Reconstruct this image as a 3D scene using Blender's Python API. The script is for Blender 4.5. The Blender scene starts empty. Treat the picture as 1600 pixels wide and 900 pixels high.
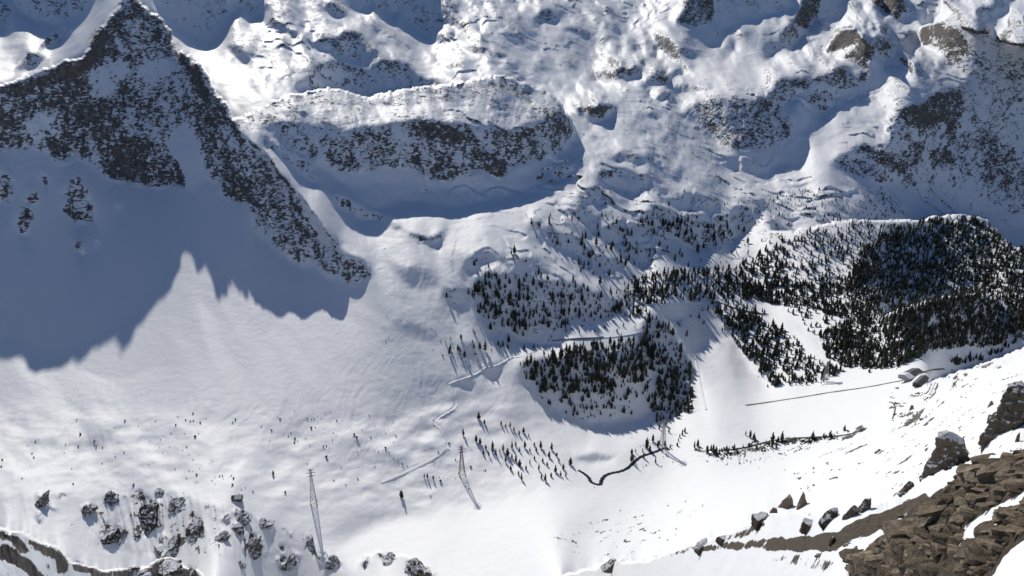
import bpy, bmesh, math, random, time
import numpy as np
from mathutils import Vector, Matrix

T0 = time.time()
rng = np.random.default_rng(7)
random.seed(7)
sc = bpy.context.scene
COL = sc.collection

# ---------------------------------------------------------------- camera, sky, sun, exposure
CAM_H = 650.0                      # the viewpoint stands 650 m above the valley floor (z = 0)
FOC = 1256.0                       # focal length in pixels of the 1600 px wide photograph
PITCH = math.radians(20.0)
cam_d = bpy.data.cameras.new('camera')
cam_d.sensor_fit = 'HORIZONTAL'
cam_d.sensor_width = 36.0
cam_d.lens = 36.0 * FOC / 1600.0
cam_d.clip_start = 0.5
cam_d.clip_end = 60000.0
cam = bpy.data.objects.new('camera', cam_d)
cam.location = (0, 0, CAM_H)
cam.rotation_euler = (math.pi / 2 - PITCH, 0, 0)
COL.objects.link(cam)
sc.camera = cam

SUN_AZ = math.radians(-19.0)       # measured from straight ahead (+Y), negative = to the left
SUN_EL = math.radians(29.5)
world = bpy.data.worlds.new('World')
sc.world = world
world.use_nodes = True
wn = world.node_tree
wn.nodes.clear()
sky = wn.nodes.new('ShaderNodeTexSky')
sky.sky_type = 'NISHITA'
sky.sun_disc = False
sky.sun_elevation = SUN_EL
sky.sun_rotation = SUN_AZ
sky.altitude = 2200
sky.air_density = 1.0
sky.dust_density = 0.0
sky.ozone_density = 6.0
bg = wn.nodes.new('ShaderNodeBackground')
bg.inputs['Strength'].default_value = 0.066
wo = wn.nodes.new('ShaderNodeOutputWorld')
wn.links.new(sky.outputs['Color'], bg.inputs['Color'])
wn.links.new(bg.outputs[0], wo.inputs['Surface'])
sun_d = bpy.data.lights.new('sun', 'SUN')
sun_d.energy = 3.4
sun_d.angle = math.radians(0.53)
sun_d.color = (1.0, 0.95, 0.865)
sun = bpy.data.objects.new('sun', sun_d)
S_DIR = Vector((math.sin(SUN_AZ) * math.cos(SUN_EL), math.cos(SUN_AZ) * math.cos(SUN_EL), math.sin(SUN_EL)))
sun.rotation_euler = S_DIR.to_track_quat('Z', 'Y').to_euler()
sun.location = (-600, 1700, 1500)
COL.objects.link(sun)
sc.view_settings.view_transform = 'Standard'
sc.view_settings.look = 'None'
sc.view_settings.exposure = 0.2
sc.view_settings.gamma = 1.0
sc.view_settings.use_curve_mapping = False
sc.render.engine = 'CYCLES'
sc.cycles.max_bounces = 4
sc.cycles.diffuse_bounces = 3
sc.cycles.glossy_bounces = 1
sc.cycles.transparent_max_bounces = 8
sc.cycles.use_denoising = True

# ---------------------------------------------------------------- helpers
def fade(t):
    return t * t * t * (t * (t * 6 - 15) + 10)

_perm = np.random.default_rng(11).permutation(1024).astype(np.int64)
_grad = np.random.default_rng(12).uniform(0, 2 * np.pi, 1024)
_gx = np.cos(_grad).astype(np.float32)
_gy = np.sin(_grad).astype(np.float32)

def gnoise(x, y, seed=0):
    """2-D gradient noise, about -0.7..0.7, vectorised"""
    x = np.asarray(x, np.float64); y = np.asarray(y, np.float64)
    xi = np.floor(x).astype(np.int64); yi = np.floor(y).astype(np.int64)
    xf = (x - xi).astype(np.float32); yf = (y - yi).astype(np.float32)
    u = fade(xf); v = fade(yf)
    def g(ix, iy, fx, fy):
        h = _perm[(_perm[(ix + seed * 37) & 1023] + iy + seed * 101) & 1023]
        return _gx[h] * fx + _gy[h] * fy
    a = g(xi, yi, xf, yf); b = g(xi + 1, yi, xf - 1, yf)
    c = g(xi, yi + 1, xf, yf - 1); d = g(xi + 1, yi + 1, xf - 1, yf - 1)
    return (a + u * (b - a)) * (1 - v) + (c + u * (d - c)) * v

def fbm(x, y, octs=4, seed=0, gain=.5, lac=2.03):
    s = 0; a = 1.0
    for o in range(octs):
        s = s + a * gnoise(x, y, seed + o * 3)
        x = x * lac + 17.3; y = y * lac - 9.1; a *= gain
    return s

def ridged(x, y, octs=4, seed=0, gain=.55, lac=2.1):
    s = 0; a = 1.0
    for o in range(octs):
        s = s + a * (1 - 2 * np.abs(gnoise(x, y, seed + o * 5)) * 1.4)
        x = x * lac + 3.7; y = y * lac + 8.9; a *= gain
    return s

def blur(m, r):
    """two box blurs of radius r cells"""
    r = int(round(r))
    if r < 1:
        return m
    for _ in range(2):
        for ax in (0, 1):
            pad = [(0, 0), (0, 0)]; pad[ax] = (r + 1, r)
            c = np.cumsum(np.pad(m, pad, mode='edge'), axis=ax, dtype=np.float64)
            n = 2 * r + 1
            if ax == 0:
                m = (c[n:] - c[:-n]) / n
            else:
                m = (c[:, n:] - c[:, :-n]) / n
    return m
# ---------------------------------------------------------------- survey of the valley
# The relief was surveyed as sight lines from the viewpoint: areas with a slope angle (degrees, falling towards
# the viewpoint), a fall direction, a share of bare rock, and a few known distances; the height field is solved
# from those.  Coordinates are those of the sight lines (1600 x 900 photograph).
# slope, fall direction (degrees to the right; None = half way to sun-away), rock share (None keeps), feather px | outline
AREAS = """
20 0 0 40 | -260,560 0,560 300,340 520,470 640,560 690,640 560,665 400,690 300,640 150,640 0,630 -260,640
10 0 0 30 | -260,640 0,632 150,650 300,645 420,690 560,665 700,640 800,680 880,760 700,780 500,790 300,780 -260,780
28 0 0.05 14 | -260,765 0,775 100,768 240,768 300,788 380,797 430,820 500,860 540,890 560,980 -260,980
-9 0 0 30 | 540,890 500,850 560,800 700,780 900,760 1000,770 1050,760 900,810 860,980 560,980
0 0 0 14 | 1085,545 1130,525 1150,545 1180,590 1210,610 1330,592 1420,578 1440,590 1400,640 1300,665 1150,665 1100,655 1000,690 930,740 880,740 930,670 1060,660 1090,640
-16 50 0 30 | 1900,545 1600,545 1520,575 1450,605 1400,650 1330,690 1200,725 1050,765 930,800 860,870 840,980 1900,980
20 0 0 30 | 500,470 620,330 640,330 760,450 820,540 900,640 880,700 780,660 690,620 600,540
14 0 0 20 | 600,460 690,440 740,520 820,540 790,600 720,600 640,560
8 0 0.07 30 | 400,190 480,250 620,340 700,430 640,470 560,440 480,330
8 0 0.03 20 | 600,320 700,320 830,300 900,240 960,240 1000,330 900,340 800,360 700,400 640,380
8 0 0.10 30 | 820,330 1000,330 1180,330 1300,340 1440,350 1440,450 1150,470 1000,480 900,500 800,420 740,420
5 0 0.14 30 | 870,230 960,180 1060,180 1180,270 1300,300 1300,340 1100,340 900,330
3 0 0.17 30 | 820,120 960,70 1060,60 1080,120 1240,140 1080,180 960,200 890,210
4 0 0.12 30 | 900,210 960,165 1060,165 1080,200 1000,250 890,260
9 0 0.06 30 | 360,150 250,20 420,-60 700,-60 830,60 830,120 700,130 560,145 400,170
10 0 0.06 30 | 690,-60 980,-60 980,30 960,70 830,110 720,20
4 0 0.10 30 | 1080,90 1150,70 1400,-60 1900,-60 1900,60 1500,40 1470,140 1400,170 1250,130 1150,140
10 20 0.04 24 | 1240,190 1300,150 1400,130 1480,140 1500,180 1340,230 1320,290 1240,290
15 0 0.10 26 | 1230,370 1340,345 1500,335 1560,350 1600,400 1900,420 1900,520 1600,500 1540,550 1400,575 1300,560 1160,470 1150,430
14 0 0.02 16 | 1130,480 1230,480 1300,540 1340,580 1210,600 1150,540
12 0 0 24 | -260,140 0,132 130,92 150,50 140,0 100,-10 -260,-60
# ---- left mountain: shaded wall, ribs and aprons
27 10 0 18 | -260,140 0,137 100,100 150,60 200,-30 270,70 302,95 350,160 385,225 430,262 475,315 530,395 582,440 582,470 400,470 330,430 293,350 260,430 200,500 100,560 0,560 -260,560
50 15 0.62 7 | -260,135 0,134 50,122 100,97 130,92 150,55 170,30 190,8 200,-28 212,0 250,30 265,50 262,65 275,75 302,95 320,125 350,162 385,222 345,230 312,225 290,190 262,228 289,275 287,292 240,291 190,283 160,275 150,260 120,240 95,257 82,245 50,232 20,236 0,236 -260,240
50 25 0.6 6 | 340,170 385,222 400,230 425,257 450,290 478,330 510,375 532,395 572,412 580,430 560,446 525,432 510,432 487,410 475,416 452,410 432,385 400,360 397,355 390,320 375,319 352,307 345,287 322,270 307,238
40 20 0.02 5 | 262,228 290,190 312,228 325,272 300,300 286,275
# bare dark rock of the wall
None None 0.95 4 | 160,275 175,240 185,215 205,210 240,222 265,245 289,272 287,292 240,291 190,283
None None 0.8 4 | 350,255 375,262 395,285 392,308 375,319 352,305 345,285
None None 0.85 4 | 95,185 110,172 150,160 180,150 200,160 190,185 160,190 120,195
None None 0.75 4 | 130,60 170,30 200,5 215,20 210,50 180,60 150,80
None None 0.75 4 | 300,160 330,170 345,215 310,210
None None 0.2 5 | 130,110 190,90 200,120 170,150 145,155
None None 0.2 5 | 215,110 240,80 262,72 280,100 250,130 230,150
None None 0.3 5 | 40,185 90,165 100,210 40,225
48 10 0.62 3 | 115,270 125,277 130,290 140,300 147,325 155,360 147,345 125,352 112,345 100,332 100,325 110,310 95,302 110,285
45 10 0.6 3 | 50,297 60,312 52,320 40,312
45 10 0.62 3 | 25,345 37,325 52,327 54,340 47,345 47,370 27,362
45 0 0.6 3 | -40,255 0,262 15,275 22,287 15,317 0,317 -40,320
45 0 0.55 2 | 62,268 76,280 72,295 64,290
45 0 0.5 2 | 120,376 134,383 130,397 117,390
45 0 0.7 2 | 181,318 189,318 191,330 184,334
45 0 0.5 2 | 148,376 156,378 154,390 148,388
# ---- far left peaks
42 0 0.35 4 | -260,-40 22,0 28,15 50,28 68,35 88,38 112,29 135,15 150,-5 150,-60 -260,-60
35 0 0.6 4 | 0,0 15,8 17,22 10,32 15,46 7,47 -20,45 -20,0
38 0 0.5 3 | 100,38 112,50 100,60 92,70 62,75 70,62 90,50
38 0 0.5 3 | 25,110 40,80 55,85 75,90 60,105
40 15 0.28 4 | 240,-60 365,-60 360,0 358,30 350,50 335,62 318,65 300,55 275,32 255,18 240,0
36 10 0.1 4 | 355,70 380,75 395,88 385,105 372,95 358,75
40 10 0.3 4 | 362,-40 420,-40 415,5 422,12 412,32 400,28 385,15 362,0
36 10 0.3 4 | 415,27 450,40 470,52 460,60 440,50 420,37
42 0 0.3 4 | 535,-60 582,-60 580,0 577,17 570,22 560,17 555,20 547,10 542,0
42 0 0.35 4 | 588,-60 690,-60 687,0 690,15 692,35 685,47 665,53 652,47 645,37 632,25 620,17 615,24 605,15 595,10
36 20 0.55 4 | 690,0 705,17 725,45 710,42 695,27
37 10 0.3 4 | 500,0 520,5 545,25 530,28 510,15
39 10 0.35 4 | 490,67 505,60 525,60 535,50 560,47 572,60 575,67 590,80 585,92 572,100 560,95 545,87 525,86 512,77 500,80
41 10 0.42 4 | 495,105 515,92 535,95 550,105 565,107 575,112 592,127 595,140 585,147 567,152 555,147 540,140 525,135 512,125 500,112
37 10 0.42 4 | 590,95 615,92 640,100 650,112 665,120 685,120 692,135 675,135 645,142 625,137 600,140 592,125 575,110 575,100
37 10 0.3 4 | 462,130 485,117 500,125 512,140 482,142 462,140
32 10 0.2 4 | 670,57 690,53 707,60 700,68 680,65
34 10 0.4 3 | 717,72 737,70 760,77 762,85 732,82
34 10 0.4 3 | 765,77 790,87 785,95 772,87
34 10 0.4 3 | 707,99 720,100 735,110 725,110
36 10 0.5 3 | 420,165 438,156 450,157 428,169
# ---- the long rounded rock hill
12 0 0.36 8 | 365,187 400,175 450,152 510,140 560,150 572,155 640,140 700,135 780,120 840,140 875,165 893,195 870,192 850,188 800,204 720,195 620,192 540,205 430,205 390,200
30 8 0.40 8 | 400,198 450,188 520,193 545,203 508,225 502,252 470,240 430,218
46 5 0.52 7 | 502,230 540,207 580,198 620,192 660,190 720,194 760,200 800,204 832,196 855,184 876,190 890,206 884,228 850,250 800,265 785,277 750,270 700,285 680,283 640,265 600,262 570,270 545,270 520,265 505,252
None None 0.9 4 | 640,195 690,192 720,205 745,225 700,225 660,215
None None 0.9 4 | 740,240 765,235 790,262 785,277 760,272
None None 0.85 4 | 670,260 700,258 705,275 685,285
None None 0.85 4 | 820,150 850,165 870,185 840,178
None None 0.12 4 | 575,165 600,160 625,190 650,225 630,225 600,195
None None 0.12 4 | 700,165 730,170 760,200 745,205 715,185
39 0 0.0 4 | 480,250 500,252 525,266 545,270 570,270 600,262 640,265 680,283 700,285 750,270 785,277 800,265 850,250 882,230 870,248 862,257 847,270 845,276 832,278 847,285 825,292 800,302 760,310 732,314 717,320 690,319 677,315 660,311 640,315 630,310 617,305 612,312 612,320 607,324 590,320 575,317 550,297 525,275 500,262
22 10 0 6 | 530,287 560,290 600,285 640,288 680,298 740,292 800,282 840,266 868,244 882,234 870,250 847,280 830,290 800,302 760,310 717,320 690,319 660,311 630,310 612,318 590,321 572,317 550,298
2 0 0.02 9 | 560,322 592,326 615,320 640,314 690,323 740,322 800,308 850,290 900,250 905,275 840,312 760,335 690,345 620,350 585,340
# ---- far middle
34 10 0.5 3 | 840,12 850,12 875,27 872,35 850,32 847,37 840,27
32 10 0.2 4 | 887,7 907,12 925,22 945,37 935,40 910,22
37 10 0.4 4 | 872,40 892,41 910,44 930,55 950,62 952,72 940,75 920,65 905,57 892,47
48 10 0.85 4 | 1072,5 1085,-20 1112,-10 1120,15 1115,32 1105,50 1090,50 1080,42 1057,37 1065,22
43 15 0.15 4 | 1075,42 1115,37 1112,-20 1147,-20 1150,37 1135,42 1127,50 1145,72 1147,85 1132,84 1125,72 1112,70 1095,65 1082,57 1075,47
40 10 0.3 4 | 1160,5 1175,-20 1225,-20 1225,12 1210,20 1200,22 1185,29 1170,25 1160,15
27 10 0.08 6 | 1132,55 1150,47 1175,44 1230,52 1250,62 1235,75 1210,85 1190,95 1150,80 1140,65
43 45 0.55 4 | 1025,52 1040,57 1052,65 1060,75 1090,82 1090,90 1070,86 1066,88 1082,115 1075,116 1050,95 1037,80 1030,67
40 10 0.45 3 | 935,117 950,112 970,107 1000,105 1000,117 990,127 975,125 970,120 965,130 950,130 940,125
39 10 0.45 3 | 1007,127 1020,115 1040,122 1060,110 1065,115 1040,124 1025,132 1010,131
38 10 0.5 3 | 1050,140 1062,132 1082,132 1100,135 1112,139 1095,143 1075,145 1060,144
42 30 0.3 2 | 1022,150 1035,144 1039,150 1037,160 1025,154
42 10 0.2 3 | 897,172 912,165 935,164 960,165 960,175 947,184 935,190 920,189 905,182
None None 0.6 3 | 900,170 915,164 955,164 958,172 930,172 905,180
None None 0.3 10 | 830,115 870,95 960,60 1030,52 1050,75 1060,95 1000,110 940,108 880,125
44 35 0.62 5 | 1080,165 1125,150 1170,158 1200,150 1215,125 1237,122 1268,120 1272,125 1265,140 1240,145 1240,160 1225,170 1245,210 1250,225 1200,235 1150,240 1120,220 1090,195 1065,180
40 40 0.0 4 | 1150,240 1200,232 1235,215 1240,165 1258,185 1261,235 1254,242 1255,250 1245,260 1227,253 1212,257 1200,248 1210,270 1215,281 1200,276 1180,274 1150,265 1125,257 1125,245
None None 0.3 8 | 960,190 1050,170 1090,200 1130,245 1060,235 980,230
# ---- upper right
46 20 0.8 3 | 1262,-20 1290,-20 1282,15 1275,32 1265,47 1250,42 1241,30 1250,15
41 20 0.0 4 | 1285,-20 1325,-20 1320,17 1300,27 1282,27
34 10 0.45 3 | 1275,37 1310,40 1305,47 1282,45
38 10 0.35 4 | 1230,37 1250,47 1257,52 1250,60 1225,75 1210,82 1200,77 1200,65 1220,60
50 20 0.6 3 | 1310,52 1322,45 1337,46 1342,57 1335,67 1315,77 1292,87 1290,77 1302,65
48 20 0.6 3 | 1342,62 1360,70 1365,82 1355,100 1360,110 1345,105 1325,97 1317,92 1332,77
41 25 0.0 4 | 1365,82 1375,97 1392,122 1370,140 1345,152 1325,150 1307,142 1305,155 1292,179 1280,177 1265,160 1262,147 1272,122 1300,110 1335,102 1355,110
None None 0.6 4 | 1265,108 1300,112 1350,108 1355,120 1335,138 1310,140 1290,125 1270,128
None None 0.7 4 | 1262,147 1280,142 1302,155 1294,176 1280,175 1266,160
40 20 0.3 4 | 1365,57 1395,65 1397,75 1394,96 1382,96 1372,85
36 20 0.6 3 | 1395,93 1412,90 1415,100 1400,102
44 20 0.85 3 | 1372,12 1380,-20 1407,0 1417,17 1415,27 1402,32 1387,22
38 20 0.05 4 | 1415,15 1437,15 1465,22 1470,32 1445,35 1417,36 1405,32
38 20 0.05 4 | 1405,-20 1470,-20 1477,25 1465,22 1440,10
36 20 0.25 5 | 1530,15 1550,8 1575,10 1570,22 1545,25
34 10 0.5 3 | 1425,52 1440,42 1450,37 1470,36 1480,42 1485,60 1480,70 1470,77 1450,77 1440,65
52 50 0.36 6 | 1480,42 1500,42 1520,50 1550,55 1575,70 1600,72 1900,90 1900,400 1600,360 1587,359 1567,345 1545,332 1515,322 1500,312 1475,295 1462,282 1452,279 1450,290 1455,317 1440,310 1420,292 1410,287 1395,285 1370,285 1345,275 1325,270 1310,260 1302,255 1330,235 1350,222 1365,238 1385,240 1400,215 1400,172 1435,165 1470,145 1500,140 1510,125 1495,107 1475,100
52 50 0.8 4 | 1480,45 1500,48 1512,70 1500,100 1485,105 1478,95
None None 0.75 4 | 1402,172 1430,165 1465,145 1500,142 1510,170 1495,205 1470,190 1440,195 1420,200
None None 0.7 4 | 1342,225 1365,226 1390,240 1410,270 1385,262 1355,245
None None 0.7 4 | 1425,215 1440,220 1447,262 1430,255
None None 0.75 4 | 1455,235 1480,230 1500,270 1500,292 1470,275 1460,260
None None 0.6 5 | 1510,215 1540,210 1570,235 1600,245 1600,290 1560,300 1530,290 1540,260
None None 0.08 6 | 1500,260 1530,300 1600,340 1600,360 1545,332 1500,312 1450,280 1452,262
None None 0.05 4 | 1410,215 1455,212 1455,220 1420,222
30 0 0.6 3 | 1305,253 1345,250 1385,262 1387,285 1370,284 1345,276 1320,268
# ---- knolls and hollows of the middle ground
36 15 0.3 3 | 960,250 972,230 995,242 1007,252 997,257 987,250
40 10 0.08 3 | 932,272 950,265 990,265 1012,277 1012,287 1005,302 985,308 972,302 960,290
None None 0.5 2 | 930,272 950,264 990,264 1012,277 990,274 960,272 945,280
39 10 0.1 3 | 857,270 872,262 897,259 892,272 882,280 865,281
None None 0.5 2 | 857,268 872,261 897,258 880,268 862,276
36 10 0.2 3 | 910,297 935,290 942,300 940,317 922,317
35 10 0.15 4 | 1040,312 1085,302 1112,315 1112,322 1090,327 1060,322
36 10 0.15 3 | 1135,307 1162,307 1190,320 1197,322 1190,325 1155,316
38 5 0.0 3 | 632,360 650,367 670,372 691,360 690,380 680,385 650,377
None None 0.75 2 | 640,366 655,368 672,370 688,362 688,370 668,376 650,374
43 15 0.5 3 | 520,305 535,305 560,320 575,327 600,340 597,345 572,342 555,337 545,332 525,317
38 10 0.3 3 | 605,345 620,350 630,357 620,358
38 15 0.4 3 | 432,242 460,242 482,257 490,265 482,267 500,285 492,285 465,267
36 15 0.35 4 | 405,200 430,225 470,240 440,243 410,225
24 10 0.02 8 | 595,400 615,420 637,450 690,450 680,425 662,417 637,420 620,415
36 10 0.15 4 | 825,345 845,342 872,365 900,372 912,387 947,400 965,405 975,417 940,420 920,410 900,397 870,387 850,380 830,360
36 10 0.1 4 | 882,325 920,335 937,342 940,360 930,360 910,342 895,340
38 10 0.15 4 | 940,360 970,342 1020,365 1022,375 1015,400 1012,417 1000,415 982,387 960,375
35 10 0.15 4 | 985,332 1020,330 1022,345 1027,365 1015,360 1000,350
39 15 0.15 4 | 1025,332 1065,342 1100,335 1120,345 1155,322 1190,325 1190,337 1175,357 1150,370 1132,380 1120,372 1100,387 1080,387 1060,375 1040,360
31 10 0.05 5 | 800,405 840,400 860,425 840,432 830,445 825,450 800,450
37 10 0.15 4 | 720,415 735,405 760,390 782,400 800,410 800,415 775,410 757,410 745,422 730,430
39 10 0.2 5 | 735,430 800,425 870,440 940,460 975,480 950,490 890,495 880,510 885,530 840,540 810,528 770,505 750,480
37 10 0.15 4 | 690,450 725,450 727,472 710,480 695,465
24 10 0.0 8 | 607,502 662,505 685,532 660,532 625,525
34 10 0.1 5 | 717,532 750,545 760,567 745,572 725,555
34 10 0.0 4 | 750,575 785,567 775,592 760,590
34 10 0.0 4 | 702,590 725,587 745,597 742,605 717,600
23 10 0.0 8 | 615,600 665,605 640,612
8 0 0.0 5 | 885,495 960,495 1010,480 1012,500 990,520 930,530 885,528
6 0 0.0 5 | 810,535 880,540 905,545 900,555 870,560 830,558 812,560
36 0 0.0 3 | 800,517 850,525 882,530 875,537 850,537 825,532 800,527
43 10 0.15 5 | 810,570 830,562 862,562 900,557 975,570 1015,575 1025,592 1020,640 1000,650 960,657 920,662 895,652 862,635 840,620 825,605 812,590
41 35 0.15 5 | 1012,487 1030,495 1060,522 1075,557 1077,575 1080,625 1050,645 1025,640 1025,590 1000,520
34 10 0.0 4 | 1030,475 1082,474 1077,487 1065,497 1050,500 1035,492
30 25 0.05 6 | 1150,400 1190,375 1250,365 1300,395 1320,440 1250,455 1180,460 1160,440
34 25 0.05 6 | 1130,490 1160,500 1180,540 1210,600 1185,590 1150,540
30 25 0.05 6 | 1215,500 1245,515 1270,555 1310,580 1265,598 1235,560
24 25 0.05 6 | 1280,520 1400,500 1480,480 1500,530 1420,560 1360,560 1300,550
20 0 0.05 8 | 1380,495 1450,472 1530,462 1560,480 1520,525 1440,545 1380,530
10 0 0.0 6 | 1480,545 1510,535 1535,545 1530,560 1490,565
# ---- foot of the left slope
25 20 0.03 6 | 282,642 312,632 345,642 330,652
30 0 0.1 5 | 100,675 130,680 160,672 182,680 170,690 150,700 130,705
26 0 0.05 6 | 100,668 150,655 180,658 215,668 180,672 130,680
22 25 0.0 10 | 260,500 310,545 350,600 395,650 380,655 330,605 280,560
22 25 0.0 10 | 330,430 400,520 470,620 450,630 380,540
22 25 0.0 10 | 440,480 520,560 600,640 580,640 500,570
19 10 0.0 10 | 480,700 560,690 640,720 560,740
21 10 0.0 14 | 505,835 560,795 650,790 690,795 600,815 520,850
22 10 0.0 6 | 405,700 440,690 450,705 420,715
24 10 0.0 5 | 435,785 460,780 470,800 445,805
22 10 0.0 6 | 180,760 220,755 250,765 220,770
36 10 0.05 4 | 895,712 940,708 960,715 940,722 905,722
27 45 0 7 | 305,480 322,480 360,560 410,640 400,655 385,650 340,580
25 45 0 8 | 20,565 60,570 110,640 135,685 112,690 60,625
25 40 0 8 | 420,520 440,520 520,610 560,660 545,664 490,610
None None 0.24 8 | 190,770 300,775 420,815 420,868 250,872 145,845 150,800
# rocks of the knoll
30 0 0.85 2 | 56,770 66,768 73,785 87,800 75,792 62,785
30 0 0.6 2 | 58,800 68,796 64,812 58,815
30 0 0.75 2 | 128,795 140,785 149,786 146,800 132,800
30 0 0.8 2 | 160,785 170,770 182,770 175,782 163,790
30 0 0.85 2 | 203,805 205,788 220,777 250,780 258,795 255,825 245,830 225,838 210,835
30 0 0.8 2 | 245,850 255,832 270,842 288,835 290,850 275,862 250,860
30 0 0.75 2 | 150,830 155,815 170,822 188,820 192,838 175,845 155,842
30 0 0.78 2 | 292,815 300,802 312,808 325,825 315,840 305,832 295,825
30 0 0.8 2 | 340,838 350,828 360,835 352,842
30 0 0.75 2 | 375,845 395,835 410,845 405,862 380,860
30 0 0.75 2 | 265,780 280,775 290,785 275,788
30 0 0.75 2 | 362,797 375,795 397,810 385,811
30 0 0.75 2 | 345,805 358,803 355,815 346,813
30 0 0.8 2 | 360,818 375,820 380,828 366,830
30 0 0.8 2 | 325,793 340,793 338,798 326,798
30 0 0.6 2 | 192,770 225,772 224,776 190,775
30 0 0.7 2 | 88,772 100,768 102,775 90,775
30 0 0.85 2 | 240,764 256,764 255,769 242,769
30 25 0.8 2 | 400,812 412,818 425,824 412,824
30 25 0.8 2 | 467,840 480,843 495,858 515,878 510,885 490,865 475,852
30 25 0.75 2 | 440,825 455,832 457,838 445,832
30 10 0.7 2 | 432,872 452,870 465,880 455,885 440,880
30 25 0.7 2 | 508,860 520,872 540,888 530,888 515,875
30 10 0.5 2 | 430,851 450,857 475,868 465,870 440,862
# ---- near rocks at the lower left
30 20 0.12 4 | -260,830 0,829 30,834 60,850 90,857 100,872 117,900 130,980 -260,980
40 25 0.85 3 | 0,852 25,862 55,885 75,905 55,905 30,885 0,872
40 25 0.8 2 | 0,829 15,836 35,848 45,862 35,862 15,848 0,840
40 25 0.7 2 | 40,842 60,850 88,858 100,875 108,890 98,890 85,870 60,860 45,850
42 25 0.8 2 | 85,860 95,862 102,890 90,893
35 10 0.9 2 | 112,880 135,886 165,893 150,895 120,888
30 10 0.9 2 | 180,892 230,894 232,905 190,905
42 10 0.9 2 | 228,890 250,874 262,872 272,878 282,892 290,905 235,905
40 20 0.6 2 | 285,888 300,885 306,900 292,903
42 20 0.6 3 | 590,865 610,868 620,875 605,880
45 20 0.7 3 | 632,880 650,875 665,885 680,902 650,905 640,895
50 0 0.9 2 | 566,880 572,870 574,881 568,884
# ---- wind-bared streaks on the right flank
None None 0.26 12 | 870,835 950,795 1010,800 1060,830 1090,850 1000,850 930,870 860,855
None None 0.25 12 | 1040,800 1090,785 1120,785 1060,812
None None 0.30 12 | 1380,620 1450,590 1520,570 1560,575 1500,620 1450,660 1400,665
None None 0.24 12 | 1330,740 1420,700 1460,720 1440,770 1360,770
None None 0.24 12 | 1480,740 1540,690 1600,650 1620,720 1560,720 1500,750
None None 0.18 16 | 1200,740 1330,700 1420,660 1500,600 1600,580 1620,640 1400,740 1250,780
None None 0.85 3 | 1095,708 1130,706 1160,702 1200,691 1235,685 1290,682 1330,679 1350,672 1335,683 1290,688 1240,692 1200,699 1165,710 1140,716 1110,714
None None 0.42 6 | 1085,712 1130,712 1170,712 1240,696 1300,692 1260,706 1200,722 1150,730 1100,722
None None 0.8 3 | 1330,672 1345,665 1360,668 1345,676
None None 0.7 3 | 1410,662 1430,648 1445,640 1440,655 1420,665
"""
# dry brown ground laid bare on the near spur (share of scree)
SCREE = """
0.55 5 | 1180,868 1240,862 1290,868 1330,880 1320,900 1220,885
0.9 4 | 1060,855 1120,850 1180,842 1240,838 1300,832 1340,812 1380,800 1400,790 1440,770 1460,780 1420,805 1380,825 1340,845 1300,862 1240,862 1160,858 1100,862
0.8 4 | 1290,838 1330,835 1360,838 1340,850 1300,860
0.85 4 | 1310,860 1340,852 1345,868 1315,875
0.4 6 | 1230,866 1300,868 1330,880 1320,905 1240,900
0.7 3 | 1000,872 1060,858 1100,852 1180,818 1210,812 1190,830 1120,852 1060,868
1.0 3 | 1325,880 1360,850 1420,800 1480,755 1530,720 1620,700 1620,760 1560,790 1510,820 1490,870 1550,905 1325,905
1.0 3 | 1500,905 1520,855 1560,810 1620,770 1620,830 1580,860 1545,905
"""
# skylines where nearer ground hides what lies behind it
CRESTS = """
-260,150 -120,142 0,135 30,126 60,113 100,97 130,90 140,75 150,55 170,30 190,8 197,-20 202,-28 207,-20 214,0 226,12 250,30 265,50 266,62 276,75 302,95 316,108 335,147 350,162 368,200 385,222 415,240 437,275 472,312 497,347 525,385
362,188 400,175 450,152 480,145 510,140 530,141 560,150 572,155 600,147 640,140 680,135 700,135 750,125 780,120 800,122 820,130 840,140 860,150 875,165 885,180 893,195 897,205
1290,80 1300,64 1310,52 1322,45 1337,46 1343,57 1350,66
1440,43 1470,35 1500,41 1520,49 1550,54 1575,69 1600,72 1700,78 1900,84
1205,362 1240,362 1330,345 1440,346 1450,340 1500,335 1540,343 1560,362 1580,385 1600,392 1700,410 1900,440
1900,470 1700,515 1620,540 1600,546 1560,561 1520,576 1480,589 1452,600
1380,495 1420,480 1470,466 1530,460 1560,470
-260,830 -100,828 0,827 15,834 30,832 47,840 60,850 90,857 100,870 110,880 160,893 185,891 228,889 250,874 270,872 285,888 306,893 330,915
560,883 570,870 590,862 610,868 640,870 660,884 690,912
880,900 930,889 960,876 1000,880 1060,861 1100,850 1170,818 1200,806 1240,800 1270,806 1320,800 1400,780 1450,745 1520,718 1545,690 1600,652 1700,600 1900,520
1322,920 1325,876 1360,848 1420,797 1480,752 1530,716 1620,690 1900,600
"""
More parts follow.
